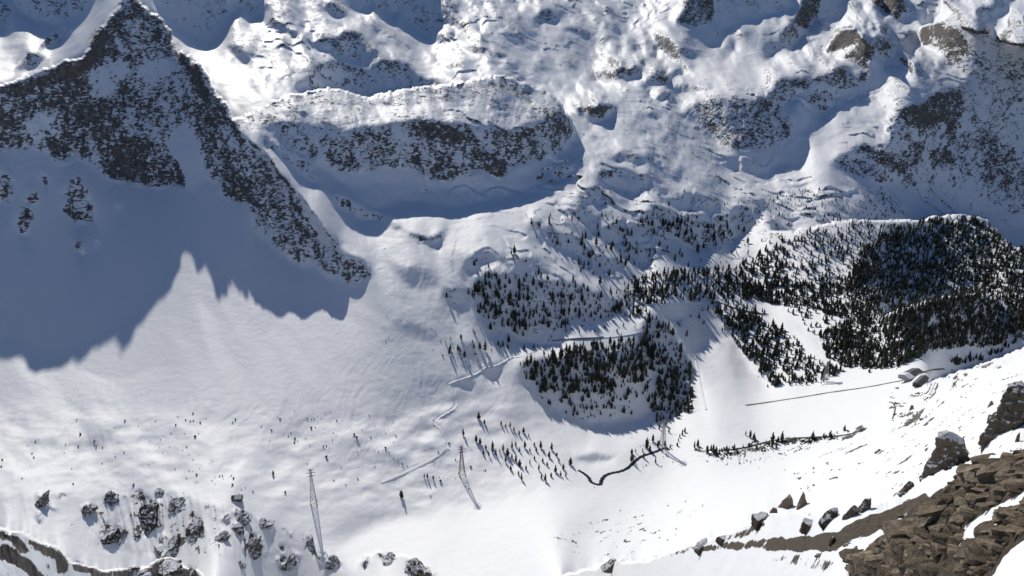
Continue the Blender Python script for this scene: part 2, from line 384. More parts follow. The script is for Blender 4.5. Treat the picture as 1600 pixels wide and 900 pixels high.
# sight line, 'r' horizontal distance or 'z' height above the valley floor (m), weight
ANCH = [(1150,600,'z',0),(1250,632,'z',0),(1110,650,'z',0),(1400,600,'z',2),(950,745,'z',-2),(1040,705,'z',0),(1100,560,'z',2),(1330,610,'z',0),
 (1200,650,'z',0),(720,742,'z',4),(490,787,'z',4),(371,781,'z',16),(850,770,'z',3),(700,830,'z',15),(600,850,'z',25),(780,895,'z',70),(900,860,'z',60),(1010,660,'z',3),
 (150,640,'z',60),(0,640,'z',70),(-240,640,'z',90),(250,740,'z',25),(60,740,'z',35),(0,800,'z',80),(150,850,'z',140),(350,880,'z',130),(250,810,'z',85),(430,840,'z',70),(-240,800,'z',110),
 (1520,590,'r',900),(1590,566,'r',850),(1450,640,'r',850),(1400,700,'r',660),(1300,750,'r',560),(1200,780,'r',520),(1050,830,'r',520),(1000,790,'r',700),(1150,740,'r',800),(1800,560,'r',700),(1500,690,'r',520),
 (60,870,'r',240),(-200,860,'r',200),(110,890,'r',290),(200,900,'r',330),(260,885,'r',360),(620,890,'r',430),(20,950,'r',170),
 (950,892,'r',230),(1100,870,'r',160),(1200,840,'r',118),(1300,830,'r',88),(1230,880,'r',80),(1440,780,'r',118),(1320,805,'r',110),(1560,700,'r',150),(1590,660,'r',155),(1100,940,'r',100),(900,960,'r',200),
 (1350,890,'r',24),(1400,840,'r',30),(1500,770,'r',40),(1590,730,'r',42),(1560,800,'r',24),(1500,870,'r',20),(1590,880,'r',11),(1800,800,'r',14),(1700,950,'r',9),(1450,950,'r',16),
 (1450,500,'r',1500),(1500,400,'r',1780),(1350,430,'r',1700),(1560,400,'r',1800),(1450,300,'r',2150),(1240,400,'r',1760),(1560,500,'r',1560),(1750,480,'r',1600),(1400,560,'r',1420),(1510,552,'r',1400),(60,80,'r',2800),(300,30,'r',2700),(600,100,'r',2900),(500,20,'r',3300),(930,30,'r',4200),(1450,20,'r',3600),(1560,35,'r',3900),(1680,40,'r',3900),(1800,40,'r',3900)]
# small-scale: tree cover, density per 100 square px | outline
FOREST = """
6.0 | 1440,347 1500,338 1540,345 1570,378 1620,395 1620,505 1560,540 1500,545 1450,552 1400,577 1330,577 1290,557 1280,525 1330,500 1260,482 1160,470 1160,445 1240,445 1300,445 1330,430 1350,385 1400,357
2.2 | 1230,372 1330,347 1440,352 1350,450 1240,450 1150,467 1130,432
1.8 | 1230,297 1290,292 1330,312 1390,302 1410,330 1420,345 1330,345 1290,352 1250,342 1200,342 1195,312
1.5 | 1305,255 1330,252 1385,264 1385,287 1345,282 1320,270
1.5 | 1340,292 1375,294 1410,322 1415,342 1380,327 1345,307
1.4 | 1343,226 1365,228 1392,245 1410,275 1385,265 1355,248
0.8 | 1425,218 1445,222 1447,265 1430,258
0.5 | 1455,237 1500,240 1520,290 1470,280
0.9 | 1020,332 1070,332 1120,352 1190,322 1190,347 1150,377 1090,392 1060,372 1030,352
0.45 | 820,337 1020,332 1090,382 1120,422 1140,470 1010,477 980,500 900,422 830,372
0.5 | 885,365 1010,375 1015,415 960,425 900,400
0.95 | 740,432 830,432 900,442 960,472 975,492 900,507 880,530 800,517 760,492 740,462
2.2 | 1000,430 1140,420 1150,470 1050,472 1010,477 990,450
1.5 | 960,490 985,440 1010,450 1010,490 990,500
1.9 | 812,570 850,565 900,542 990,530 1020,540 1025,580 1000,600 940,610 860,615 825,600
0.7 | 825,600 940,612 1020,600 1030,640 960,655 905,655 850,632
1.5 | 1010,492 1040,505 1065,540 1078,575 1085,620 1078,650 1030,660 1015,640 1030,590 1000,530
1.6 | 1110,478 1150,470 1200,490 1190,510 1125,520
2.6 | 1130,495 1180,490 1230,522 1270,560 1320,580 1270,600 1200,606 1180,572 1155,547 1140,522
1.2 | 1230,482 1290,472 1330,492 1290,522 1280,532 1260,512
0.25 | 1040,290 1180,320 1200,345 1250,350 1150,420 1100,420 1030,330
0.6 | 690,450 728,452 728,475 705,482
0.16 | 690,500 790,520 800,560 690,560
0.5 | 1050,500 1085,480 1110,485 1100,520 1060,540
2.4 | 1480,560 1530,560 1570,540 1620,500 1620,520 1560,555 1490,572
0.9 | 1100,702 1160,698 1230,684 1300,678 1345,668 1348,674 1240,692 1150,710 1105,710
0.5 | 985,720 1005,700 1045,695 1050,725 1005,738
0.8 | 725,455 800,470 830,530 790,520 745,490
0.35 | 730,410 800,390 880,440 760,440
"""
BUSHES = """
0.5 | 420,640 600,650 640,690 560,720 420,700
0.35 | 640,580 700,600 690,660 640,650
0.5 | 600,640 630,650 630,720 610,720
0.35 | 660,690 760,690 760,780 670,780
0.6 | 1020,565 1085,560 1090,640 1030,650
1.2 | 590,490 605,490 610,545 598,545
0.25 | 600,490 700,500 760,560 680,560
0.9 | 690,540 740,560 770,570 720,580
0.35 | 480,700 640,690 640,730 460,780
0.10 | 0,650 400,650 480,780 0,760
0.14 | 90,655 330,640 320,700 120,705
0.25 | 220,690 300,700 400,760 300,770
0.6 | 810,565 850,560 1000,640 920,660 850,630
0.3 | 960,680 1060,660 1090,690 1050,740 980,740
0.22 | 880,735 930,745 940,765 890,760
0.06 | 700,380 860,330 900,430 760,430
0.35 | 830,335 900,325 1000,380 900,420
0.12 | 1250,230 1330,270 1400,300 1260,300
5.0 | 1095,703 1140,700 1200,688 1290,680 1345,668 1350,676 1290,690 1210,702 1140,716 1100,714
1.0 | 1000,722 1045,712 1050,728 1010,738
0.5 | 1100,700 1340,672 1350,680 1200,712 1110,725
0.6 | 760,440 880,440 960,480 890,520 800,510
0.5 | 1020,560 1090,540 1090,640 1040,650
0.1 | 900,140 1100,150 1180,300 900,330
0.35 | 745,570 850,560 830,540 760,545
0.12 | 1380,620 1460,600 1460,660 1390,670
"""
# ---------------------------------------------------------------- solve the relief
U0, U1, V0, V1 = -240, 1840, -150, 960
STEP = 2
def sight(u, v):
    """direction of the sight line through (u, v): x right, y forward, z up (not normalised)"""
    x = u - 800.0
    y = FOC * math.cos(PITCH) - (v - 450.0) * math.sin(PITCH)
    z = -FOC * math.sin(PITCH) - (v - 450.0) * math.cos(PITCH)
    return x, y, z

us = np.arange(U0, U1 + 1, STEP, dtype=np.float64)
vs = np.arange(V0, V1 + 1, STEP, dtype=np.float64)
UU, VV = np.meshgrid(us, vs)
NR, NC = UU.shape
# outlines are looked up through a gentle warp so that no border runs straight
WU = UU + 5.0 * fbm(UU / 26, VV / 26, 3, 40)
WV = VV + 5.0 * fbm(UU / 26, VV / 26, 3, 60)

def parse_pts(s):
    return [tuple(float(c) for c in p.split(',')) for p in s.split()]

def raster(pts, warp=True):
    a = np.array(pts)
    r0 = max(0, int((a[:, 1].min() - V0) / STEP) - 6); r1 = min(NR, int((a[:, 1].max() - V0) / STEP) + 8)
    c0 = max(0, int((a[:, 0].min() - U0) / STEP) - 6); c1 = min(NC, int((a[:, 0].max() - U0) / STEP) + 8)
    m = np.zeros((NR, NC), np.float32)
    if r1 <= r0 or c1 <= c0:
        return m
    x = (WU if warp else UU)[r0:r1, c0:c1]; y = (WV if warp else VV)[r0:r1, c0:c1]
    ins = np.zeros(x.shape, bool)
    n = len(a)
    for i in range(n):
        x1, y1 = a[i]; x2, y2 = a[(i + 1) % n]
        if y1 == y2:
            continue
        cond = ((y1 > y) != (y2 > y)) & (x < (x2 - x1) * (y - y1) / (y2 - y1) + x1)
        ins ^= cond
    m[r0:r1, c0:c1] = ins
    return m

def lines(txt):
    for l in txt.strip().splitlines():
        l = l.strip()
        if l and not l.startswith('#'):
            yield l

sx, sy, sz = sight(UU, VV)
TH = np.arctan2(sx, sy)
TT = -sz / np.hypot(sx, sy)                     # tangent of the depression angle
Pm = np.full((NR, NC), math.tan(math.radians(14)))
Qm = np.zeros((NR, NC))
RK = np.zeros((NR, NC))
WT = np.ones((NR, NC))
FS = TH - SUN_AZ                                # direction that falls straight away from the sun
for l in lines(AREAS):
    head, pts = l.split('|')
    s, ph, rk, fe = head.split()
    m = raster(parse_pts(pts))
    m = blur(m, float(fe) / STEP / 1.6)
    if s != 'None':
        t = math.tan(math.radians(float(s)))
        f = math.radians(float(ph)); k = 0.0
        if float(s) >= 31 and float(fe) < 18:   # faces turned from the sun
            f = f + .55 * np.clip(FS - f, -.2, 1.2); k = 1.0
            t = np.minimum(t * .97 / np.cos(FS - f), 1.6)
        Pm += (t * np.cos(f) - Pm) * m
        Qm += (t * np.sin(f) - Qm) * m
        WT += (1 + 3 * k - WT) * m
    if rk != 'None':
        RK += (float(rk) - RK) * m
# hummocks and hollows too many to survey: swells of slope, strongest in the knobbly middle ground
HUM = np.clip((620 - VV) / 140, 0, 1) * np.clip((UU - 330 + .25 * VV) / 160, .1, 1)
HUM = np.where((UU < 660 - .2 * (VV - 300)) & (VV > 195) & (VV < 440), HUM * .4, HUM)
HUM *= 1 - .8 * blur(raster(parse_pts('590,310 860,290 900,300 880,345 780,375 700,400 600,380')), 10)
HUM *= 1 - .85 * blur(raster(parse_pts('1240,175 1330,170 1330,290 1310,300 1240,280')), 10) - .6 * blur(raster(parse_pts('1090,85 1200,80 1260,120 1180,150 1090,140')), 10)
HUM = np.where((UU < 700) & (VV > 300) & (VV < 640), HUM * .35, HUM)
ra, rb = UU * .85 + VV * .53, -UU * .53 + VV * .85
hn = .6 * fbm(ra / 60, rb / 26, 4, 71, gain=.7) + .35 * fbm(ra / 26, rb / 13, 3, 75, gain=.7) + .30 * (ridged(ra / 70, rb / 30, 4, 76, gain=.7) - .9)
Pm += np.clip(HUM, 0, 1) * hn * .26
Qm += np.clip(HUM, 0, 1) * .30 * fbm(UU / 50, VV / 35, 3, 78)
H2 = blur(raster(parse_pts('-260,640 100,640 400,660 560,650 700,600 820,600 900,700 880,760 700,785 400,790 -260,770')), 12)
Pm += H2 * (.34 * fbm(UU / 50, VV / 22, 4, 81, gain=.62) + .16 * ridged(UU / 60 + .4 * VV / 22, VV / 26, 3, 83) - .12)
SCR = np.zeros((NR, NC))
for l in lines(SCREE):
    head, pts = l.split('|')
    k, fe = (float(c) for c in head.split())
    m = blur(raster(parse_pts(pts)), fe / STEP / 1.6)
    SCR = np.maximum(SCR, m * k)

CUT = np.zeros((NR, NC), bool)
for l in lines(CRESTS):
    p = parse_pts(l)
    for (x1, y1), (x2, y2) in zip(p[:-1], p[1:]):
        n = int(max(abs(x2 - x1), abs(y2 - y1)) / STEP * 3) + 2
        k = np.linspace(0, 1, n)
        xx = x1 + (x2 - x1) * k; yy = y1 + (y2 - y1) * k
        xx = xx + 2.5 * gnoise(xx / 14, yy / 14, 5); yy = yy + 4.0 * gnoise(xx / 12, yy / 12, 6) + 2.0 * gnoise(xx / 4, yy / 4, 8)
        ci = np.round((xx - U0) / STEP).astype(int); ri = np.round((yy - V0) / STEP).astype(int)
        ok = (ci >= 0) & (ci < NC) & (ri >= 0) & (ri < NR)
        CUT[ri[ok], ci[ok]] = True

def solve(step_mul, L, anch, iters, crest=None):
    k = step_mul
    def down(a):
        return a[::k, ::k]
    p = down(blur(Pm, k / 2) if k > 1 else Pm); q = down(blur(Qm, k / 2) if k > 1 else Qm)
    t = down(TT); th = down(TH)
    cut = CUT
    if k > 1:
        cut = np.zeros(t.shape, bool)
        rr, cc = np.nonzero(CUT)
        cut[np.minimum(rr // k, t.shape[0] - 1), np.minimum(cc // k, t.shape[1] - 1)] = True
    den = np.maximum(p + t, 0.05)
    def mid(a, ax):
        return (a[1:] + a[:-1]) / 2 if ax == 0 else (a[:, 1:] + a[:, :-1]) / 2
    # target differences of ln r along columns (towards larger v) and along rows
    gv = (mid(q, 0) * np.diff(th, axis=0) - np.diff(t, axis=0)) / np.maximum(mid(p, 0) + mid(t, 0), .05)
    gu = (mid(q, 1) * np.diff(th, axis=1) - np.diff(t, axis=1)) / np.maximum(mid(p, 1) + mid(t, 1), .05)
    lim = .12 * k
    gv = np.clip(gv, -lim, lim); gu = np.clip(gu, -lim, lim)
    wt = down(WT)
    wv = mid(wt, 0); wh = .16 + .14 * (mid(wt, 1) - 1)
    wv[cut[1:]] = 1e-4                         # the link above a skyline point
    ch = cut[:, 1:] ^ cut[:, :-1]
    cb = cut[:, 1:] | cut[:, :-1]
    wh[cb] = 2e-3
    wa = np.zeros(t.shape); la = np.zeros(t.shape)
    for (u, v, kind, val) in anch:
        c = int(round((u - U0) / STEP / k)); r = int(round((v - V0) / STEP / k))
        if not (0 <= r < t.shape[0] and 0 <= c < t.shape[1]):
            continue
        rad = val if kind == 'r' else (CAM_H - val) / max(t[r, c], .02)
        if k < 4:
            continue                            # known distances steer the coarse relief only
        n = 0 if k == 16 else int(28 / (STEP * k)) + 1
        sl = (slice(max(0, r - n), r + n + 1), slice(max(0, c - n), c + n + 1))
        if cut[sl].any():
            sl = (slice(r, r + 1), slice(c, c + 1))
        if kind == 'z':
            la[sl] = np.log((CAM_H - val) / np.maximum(t[sl], .02))
        else:
            la[sl] = math.log(rad) + (CAM_H - rad * t[r, c]) * 0
        wa[sl] = {16: 3.0, 8: .3, 4: .02}[k]
    if k <= 4:                                  # finer levels keep the broad relief of the coarser one
        lam = {4: 1e-3, 2: 5e-4, 1: 3e-4}[k]
        la = np.where(wa > 0, (la * wa + lam * L) / (wa + lam), L); wa = wa + lam
    if crest is not None:                       # surveyed skyline points, held at every level
        for (r, c, rad) in crest:
            r = min(int(r) // k, t.shape[0] - 1); c = min(int(c) // k, t.shape[1] - 1)
            wa[r, c] = 1.0; la[r, c] = math.log(rad)
    def A(x):
        o = wa * x
        d = wv * (x[1:] - x[:-1]); o[1:] += d; o[:-1] -= d
        d = wh * (x[:, 1:] - x[:, :-1]); o[:, 1:] += d; o[:, :-1] -= d
        return o
    b = wa * la
    d = wv * gv; b[1:] += d; b[:-1] -= d
    d = wh * gu; b[:, 1:] += d; b[:, :-1] -= d
    D = wa.copy()
    D[1:] += wv; D[:-1] += wv; D[:, 1:] += wh; D[:, :-1] += wh
    x = L
    r = b - A(x); z = r / D; pd = z.copy(); rz = (r * z).sum()
    for it in range(iters):
        Ap = A(pd); al = rz / (pd * Ap).sum()
        x = x + al * pd; r = r - al * Ap
        z = r / D; rz2 = (r * z).sum()
        if rz2 < 1e-9:
            break
        pd = z + (rz2 / rz) * pd; rz = rz2
    return x

def upsample(a, shape, k=2):
    r = np.minimum(np.arange(shape[0]) / k, a.shape[0] - 1); c = np.minimum(np.arange(shape[1]) / k, a.shape[1] - 1)
    r0 = np.minimum(r.astype(int), a.shape[0] - 2); c0 = np.minimum(c.astype(int), a.shape[1] - 2)
    fr = (r - r0)[:, None]; fc = (c - c0)[None]
    A0 = a[r0][:, c0]; A1 = a[r0][:, c0 + 1]; B0 = a[r0 + 1][:, c0]; B1 = a[r0 + 1][:, c0 + 1]
    return (A0 * (1 - fc) + A1 * fc) * (1 - fr) + (B0 * (1 - fc) + B1 * fc) * fr

def solve_all(anch, crest=None):
    L = None
    for k, it in ((16, 900), (8, 500), (4, 300), (2, 200), (1, 160)):
        shp = TT[::k, ::k].shape
        L = np.log(np.clip(CAM_H / np.maximum(TT[::k, ::k], .16), 30, 4000)) if L is None else upsample(L, shp)
        L = solve(k, L, anch, it, crest)
    return L
def at_grid(a, u, v):
    c = np.clip((np.asarray(u, float) - U0) / STEP, 0, NC - 1.001); r = np.clip((np.asarray(v, float) - V0) / STEP, 0, NR - 1.001)
    c0 = c.astype(int); r0 = r.astype(int); fc = c - c0; fr = r - r0
    return (a[r0, c0] * (1 - fc) + a[r0, c0 + 1] * fc) * (1 - fr) + (a[r0 + 1, c0] * (1 - fc) + a[r0 + 1, c0 + 1] * fc) * fr

# the shadow of the left mountain on its own snow apron fixes how far off its skyline stands
SHADOW = parse_pts('-120,545 -40,560 0,553 20,550 38,545 45,580 60,573 90,572 95,578 110,560 140,535 160,520 178,508 188,540 198,520 212,488 220,492 232,465 250,440 262,425 268,415 280,378 293,275 300,376 306,410 312,393 320,318 326,393 336,447 350,435 368,420 385,430 400,455 413,474 437,470 450,479 465,467 487,472 510,470 522,455 535,465 560,470')
ALL_CRESTS = [parse_pts(l) for l in lines(CRESTS)]
SHADOW2 = parse_pts('430,228 455,240 480,252 515,273 545,296 575,318 590,321 612,317 630,310 660,311 690,319 717,320 760,310 800,302 830,290 847,280 862,258 882,232')
def crest_survey(L, edge, SKY_LINE):
    s3 = np.array(S_DIR)
    # point of the picture towards which all sun rays run
    fy = s3[1] * math.cos(PITCH) - s3[2] * math.sin(PITCH)
    su = 800 + FOC * s3[0] / fy; sv = 450 - FOC * (s3[1] * math.sin(PITCH) + s3[2] * math.cos(PITCH)) / fy
    out = []
    for (u, v) in edge:
        r = float(np.exp(at_grid(L, u, v))); th = float(at_grid(TH, u, v)); t = float(at_grid(TT, u, v))
        p = np.array([r * math.sin(th), r * math.cos(th), CAM_H - t * r])
        best = None
        for (x1, y1), (x2, y2) in zip(SKY_LINE[:-1], SKY_LINE[1:]):
            M = np.array([[x2 - x1, -(su - u)], [y2 - y1, -(sv - v)]])
            if abs(np.linalg.det(M)) < 1e-6:
                continue
            a, b = np.linalg.solve(M, np.array([u - x1, v - y1]))
            if -1e-6 <= a <= 1 + 1e-6 and 0 < b < 1 and (best is None or b < best[2]):
                best = (x1 + a * (x2 - x1), y1 + a * (y2 - y1), b)
        if best is None:
            continue
        d = np.array(sight(best[0], best[1]))
        # p + k*s = C + m*d
        M = np.stack([s3, -d], 1)
        k, m = np.linalg.lstsq(M, np.array([0, 0, CAM_H]) - p, rcond=None)[0]
        q = p + k * s3
        out.append((best[0], best[1], math.hypot(q[0], q[1])))
    return out
def crest_cells(sv, SKY_LINE):
    sv = sorted(sv)
    x = np.array([a[0] for a in sv]); rr = np.array([a[2] for a in sv])
    cells = []
    for (x1, y1), (x2, y2) in zip(SKY_LINE[:-1], SKY_LINE[1:]):
        n = int(max(abs(x2 - x1), abs(y2 - y1)) / STEP) + 1
        for j in range(n):
            u = x1 + (x2 - x1) * j / n; v = y1 + (y2 - y1) * j / n
            if x[0] - 8 - 60 * (x[0] < 0) <= u <= x[-1] + 4:
                c = int(round((u - U0) / STEP)); r0 = int(round((v - V0) / STEP))
                if 0 <= c < NC:
                    for r in range(r0 - 3, r0 + 5):   # the skyline wanders a little about the surveyed line
                        if 0 <= r < NR - 1 and CUT[r, c]:
                            cells.append((r, c, float(np.interp(u, x, rr))))
    return cells
LR = solve_all(ANCH)
for _ in range(2):
    SURV = crest_survey(LR, SHADOW, ALL_CRESTS[0])
    SURV2 = crest_survey(LR, SHADOW2, ALL_CRESTS[1])
    LR = solve_all(ANCH, crest_cells(SURV, ALL_CRESTS[0]) + crest_cells(SURV2, ALL_CRESTS[1]))
print('solved', round(time.time() - T0, 1), 's')
# ---------------------------------------------------------------- terrain mesh
MS = 1.5                                       # mesh pitch along the sight lines
mu = np.arange(U0, U1 - 1, MS); mv = np.arange(V0, V1 - 1, MS)
MU, MV = np.meshgrid(mu, mv)
def to_mesh(a):
    return at_grid(a, MU, MV)
mL = to_mesh(LR); mT = to_mesh(TT); mTH = to_mesh(TH); mP = to_mesh(Pm)
mRK = to_mesh(RK); mSC = to_mesh(SCR)
mr = np.exp(mL)
X = mr * np.sin(mTH); Y = mr * np.cos(mTH); Z = CAM_H - mT * mr
den = np.maximum(mP + mT, .12)
far = np.clip((mr - 260) / 250, 0, 1)
near = 1 - far
rough = np.clip(mRK * 1.25, 0, 1)
alt = np.clip((Z - 150) / 250, 0, 1)
# snow: wind-shaped swells and small drifts
dz = far * (3.2 * fbm(X / 150, Y / 150, 2, 1) * (.4 + .6 * alt) + 1.1 * fbm(X / 45, Y / 45, 3, 2) * (.5 + .7 * alt) + .25 * fbm(X / 11, Y / 11, 2, 3))
dz += far * .55 * fbm((mTH * mr) / 13 + 2 * fbm(X / 70, Y / 70, 2, 7), Z / 90, 3, 8, gain=.6) * np.clip(mP * 4 - .6, 0, 1)   # runnels down the fall line
flat = np.clip(1 - np.abs(Z) / 14, 0, 1) * far
dz *= 1 - .92 * flat
dz += near * (.55 * fbm(X / 14, Y / 14, 3, 4) + .10 * fbm(X / 2.2, Y / 2.2, 2, 5)) * np.clip(mr / 120, .15, 1)
# knobbly ground with a little rock
flank = np.clip((MU - 850) / 60, 0, 1) * np.clip((MV - 560) / 30, 0, 1)
hum = np.clip(mRK * 6, 0, 1) * (1 - rough) * far * (1 - flank)
rough = rough * (1 - flank * far)
hx = X * .82 + Y * .57 + 14 * fbm(X / 90, Y / 90, 2, 24); hy = -X * .57 + Y * .82 + 14 * fbm(X / 80, Y / 80, 2, 26)
dz += hum * np.clip(den * 2.2, .25, 1) * (2.4 * fbm(X / 70, Y / 110, 3, 21) + 1.9 * (ridged(hx / 85, hy / 120, 4, 22, gain=.5) - .9) * np.clip(.5 + 2 * fbm(X / 160, Y / 200, 2, 27), 0, 1.3))
# ice-worn benches: flat treads and short steep risers with bare rock on their lips
bench = np.clip((470 - MV) / 120, 0, 1) * np.clip((MU - 620 + .5 * np.abs(MV - 150)) / 120, 0, 1) * np.clip(1.2 - 2.2 * rough, 0, 1) * far * np.clip((mr - 900) / 400, 0, 1)
bench = np.maximum(bench, .8 * np.clip((150 - MV) / 60, 0, 1) * np.clip((MU - 330) / 80, 0, 1) * np.clip(1.2 - 2.2 * rough, 0, 1))
bench *= np.clip(to_mesh(HUM) * 1.4, 0, 1)
bench *= np.clip(.55 + 1.6 * fbm(X / 420 + 5, Y / 520, 2, 61), 0, 1)
bq = 3.0 * fbm(hx / 250, hy / 330, 4, 62, gain=.52) + .0035 * Z
bfr = bq - np.floor(bq)
bs_ = np.clip((bfr - .40) / .18, 0, 1); bs_ = bs_ * bs_ * (3 - 2 * bs_)
bdz = (np.floor(bq) + bs_ - bq)
dz += 8.5 * bdz * bench * np.clip(den * 2.2, .2, 1)
lip = np.exp(-((bfr - .49) / .13) ** 2) * bench
# cliffs: ribs, ledges and gullies, laid out across and up the face
lat = mTH * 1700
zz = Z * .62
wl = lat + 9 * fbm(lat / 40, zz / 40, 2, 31); wz = zz + 9 * fbm(lat / 40, zz / 40, 2, 33)
cl = 7.5 * ridged((wl + wz * .45) / 70, wz / 150, 4, 34) + 3.4 * ridged((wl - wz * .3) / 26, wz / 34, 4, 35) + 1.5 * fbm(wl / 8, wz / 8, 3, 36)
calm = np.clip(blur(to_mesh(CUT.astype(float)), 5) * 22, 0, 1) * (MU < 530) * (MV < 420)   # the surveyed skyline stays put
apron = np.clip((640 - MU) / 200, 0, 1) * np.clip((MV - 250) / 100, 0, 1) * far * np.clip((640 - MV) / 60, 0, 1)
dz *= (1 - calm) * (1 - .75 * apron)
cl = cl - (cl * rough * far).sum() / (rough * far).sum()
dz += rough * far * cl * (1 - calm) * np.clip(den, .2, 1.2)
dz += rough * near * (1.0 * ridged(wl / 9, Z / 9, 4, 37) + .5 * fbm(X / 1.6, Y / 1.6, 3, 38)) * np.clip(mr / 200, .12, 1)
mL = mL + np.clip(dz / (mr * den), -.05, .05)
mr = np.exp(mL)
X = mr * np.sin(mTH); Y = mr * np.cos(mTH); Z = CAM_H - mT * mr
# wind-bared streaks run along the right flank
def ground_dir(u1, v1, u2, v2):
    p, q = [(float(at_grid(LR, u, v)), float(at_grid(TH, u, v))) for u, v in ((u1, v1), (u2, v2))]
    a = np.array([math.exp(q[0]) * math.sin(q[1]) - math.exp(p[0]) * math.sin(p[1]), math.exp(q[0]) * math.cos(q[1]) - math.exp(p[0]) * math.cos(p[1])])
    return a / np.linalg.norm(a)
d1 = ground_dir(1420, 650, 1530, 600); d2 = ground_dir(900, 845, 1010, 818); d3 = ground_dir(1380, 760, 1480, 715)
bl = np.clip((MU - 1080) / 150, 0, 1); bl3 = np.clip((MV - 660) / 60, 0, 1) * bl
ax = d2[0] * (1 - bl) + (d1[0] * (1 - bl3) + d3[0] * bl3) * bl; ay = d2[1] * (1 - bl) + (d1[1] * (1 - bl3) + d3[1] * bl3) * bl
sa = X * ax + Y * ay; sb = -X * ay + Y * ax
sb = sb + 5 * fbm(X / 40, Y / 40, 2, 53)
st = .7 * fbm(sa / 30, sb / 11, 4, 51, gain=.7) + .6 * fbm(sa / 8, sb / 4.5, 3, 52, gain=.65)
flank = np.clip((MU - 850) / 60, 0, 1) * np.clip((MV - 560) / 30, 0, 1) * (mr > 130)
streak = flank * (mRK > .015) * (mRK < .5) * np.clip((st - (.56 - 1.25 * mRK)) * 5, 0, 1)
mRK = np.where(flank > .5, np.where(mRK < .5, streak * .85, mRK), mRK)

# bare rock follows ribs and fall lines, and shows first on wind-scoured crests
curv = blur(mL, 3) - blur(mL, 9)
wn1 = fbm((wl + wz * .5) / 22, wz / 60, 4, 81, gain=.6)
wn2 = fbm((wl - wz * .6) / 9, wz / 13, 3, 85, gain=.6)
fl = (mr > 300)
mRK = np.where(fl & (flank < .5) & (mRK > .01), mRK + np.clip(mRK * 2.2, 0, .40) * (.75 * wn1 + .9 * wn2) + np.clip(mRK * 5, 0, .5) * np.clip(-curv * 60, -.3, .5), mRK)
mRK = np.where(fl & (flank < .5) & (mRK > .005) & (mRK < .3), mRK + .24 * np.clip(-curv * 220, -.25, 1) * alt + .10 * np.clip(wn1, -.3, 1) * alt, mRK)
mRK = mRK + .075 * np.clip(to_mesh(HUM) * 1.3, 0, 1) * np.clip(1.0 + 2.2 * wn2 + 1.5 * wn1, 0, 2) * (mRK < .3) * far
mRK = mRK + .42 * lip * np.clip(.45 + 1.6 * wn2 + .8 * wn1, 0, 1)
mRK = np.where(fl & (flank < .5) & (rough > .35), mRK + .10 * np.clip(cl / 5, -1.5, 1.2), mRK)
mRK = np.where((mRK > .40) & (flank < .5), 0.40 + (mRK - .40) * .42, mRK)
mRK = np.clip(mRK, 0, .85)
mSC = mSC * np.where(mr < 62, 1, np.clip(1.08 + .55 * fbm(sa / 40, sb / 14, 5, 55, gain=.6) + .4 * fbm(X / 3, Y / 3, 2, 56), .2, 1.25))

def grid_mesh(name, X, Y, Z, attrs):
    h, w = X.shape
    co = np.empty((h * w, 3), np.float32)
    co[:, 0] = X.ravel(); co[:, 1] = Y.ravel(); co[:, 2] = Z.ravel()
    i = np.arange(h * w, dtype=np.int32).reshape(h, w)
    f = np.stack([i[1:, :-1], i[1:, 1:], i[:-1, 1:], i[:-1, :-1]], -1).reshape(-1, 4)
    me = bpy.data.meshes.new(name)
    me.vertices.add(len(co)); me.vertices.foreach_set('co', co.ravel())
    me.loops.add(f.size); me.loops.foreach_set('vertex_index', f.ravel())
    me.polygons.add(len(f))
    me.polygons.foreach_set('loop_start', np.arange(0, f.size, 4, dtype=np.int32))
    me.update(calc_edges=True)
    me.polygons.foreach_set('use_smooth', np.ones(len(f), bool))
    for k, v in attrs.items():
        a = me.attributes.new(k, 'FLOAT', 'POINT')
        a.data.foreach_set('value', np.ascontiguousarray(v, np.float32).ravel())
    return me

def mesh_height(u, v):
    """ground point of the built mesh under a sight line"""
    c = np.clip((np.asarray(u, float) - U0) / MS, 0, X.shape[1] - 1.001); r = np.clip((np.asarray(v, float) - V0) / MS, 0, X.shape[0] - 1.001)
    c0 = c.astype(int); r0 = r.astype(int); fc = c - c0; fr = r - r0
    def g(a):
        return (a[r0, c0] * (1 - fc) + a[r0, c0 + 1] * fc) * (1 - fr) + (a[r0 + 1, c0] * (1 - fc) + a[r0 + 1, c0 + 1] * fc) * fr
    return g(X), g(Y), g(Z)

# ---------------------------------------------------------------- materials
def new_mat(name):
    m = bpy.data.materials.new(name); m.use_nodes = True
    nt = m.node_tree; nt.nodes.clear()
    out = nt.nodes.new('ShaderNodeOutputMaterial'); b = nt.nodes.new('ShaderNodeBsdfPrincipled')
    nt.links.new(b.outputs[0], out.inputs[0])
    return m, nt, b

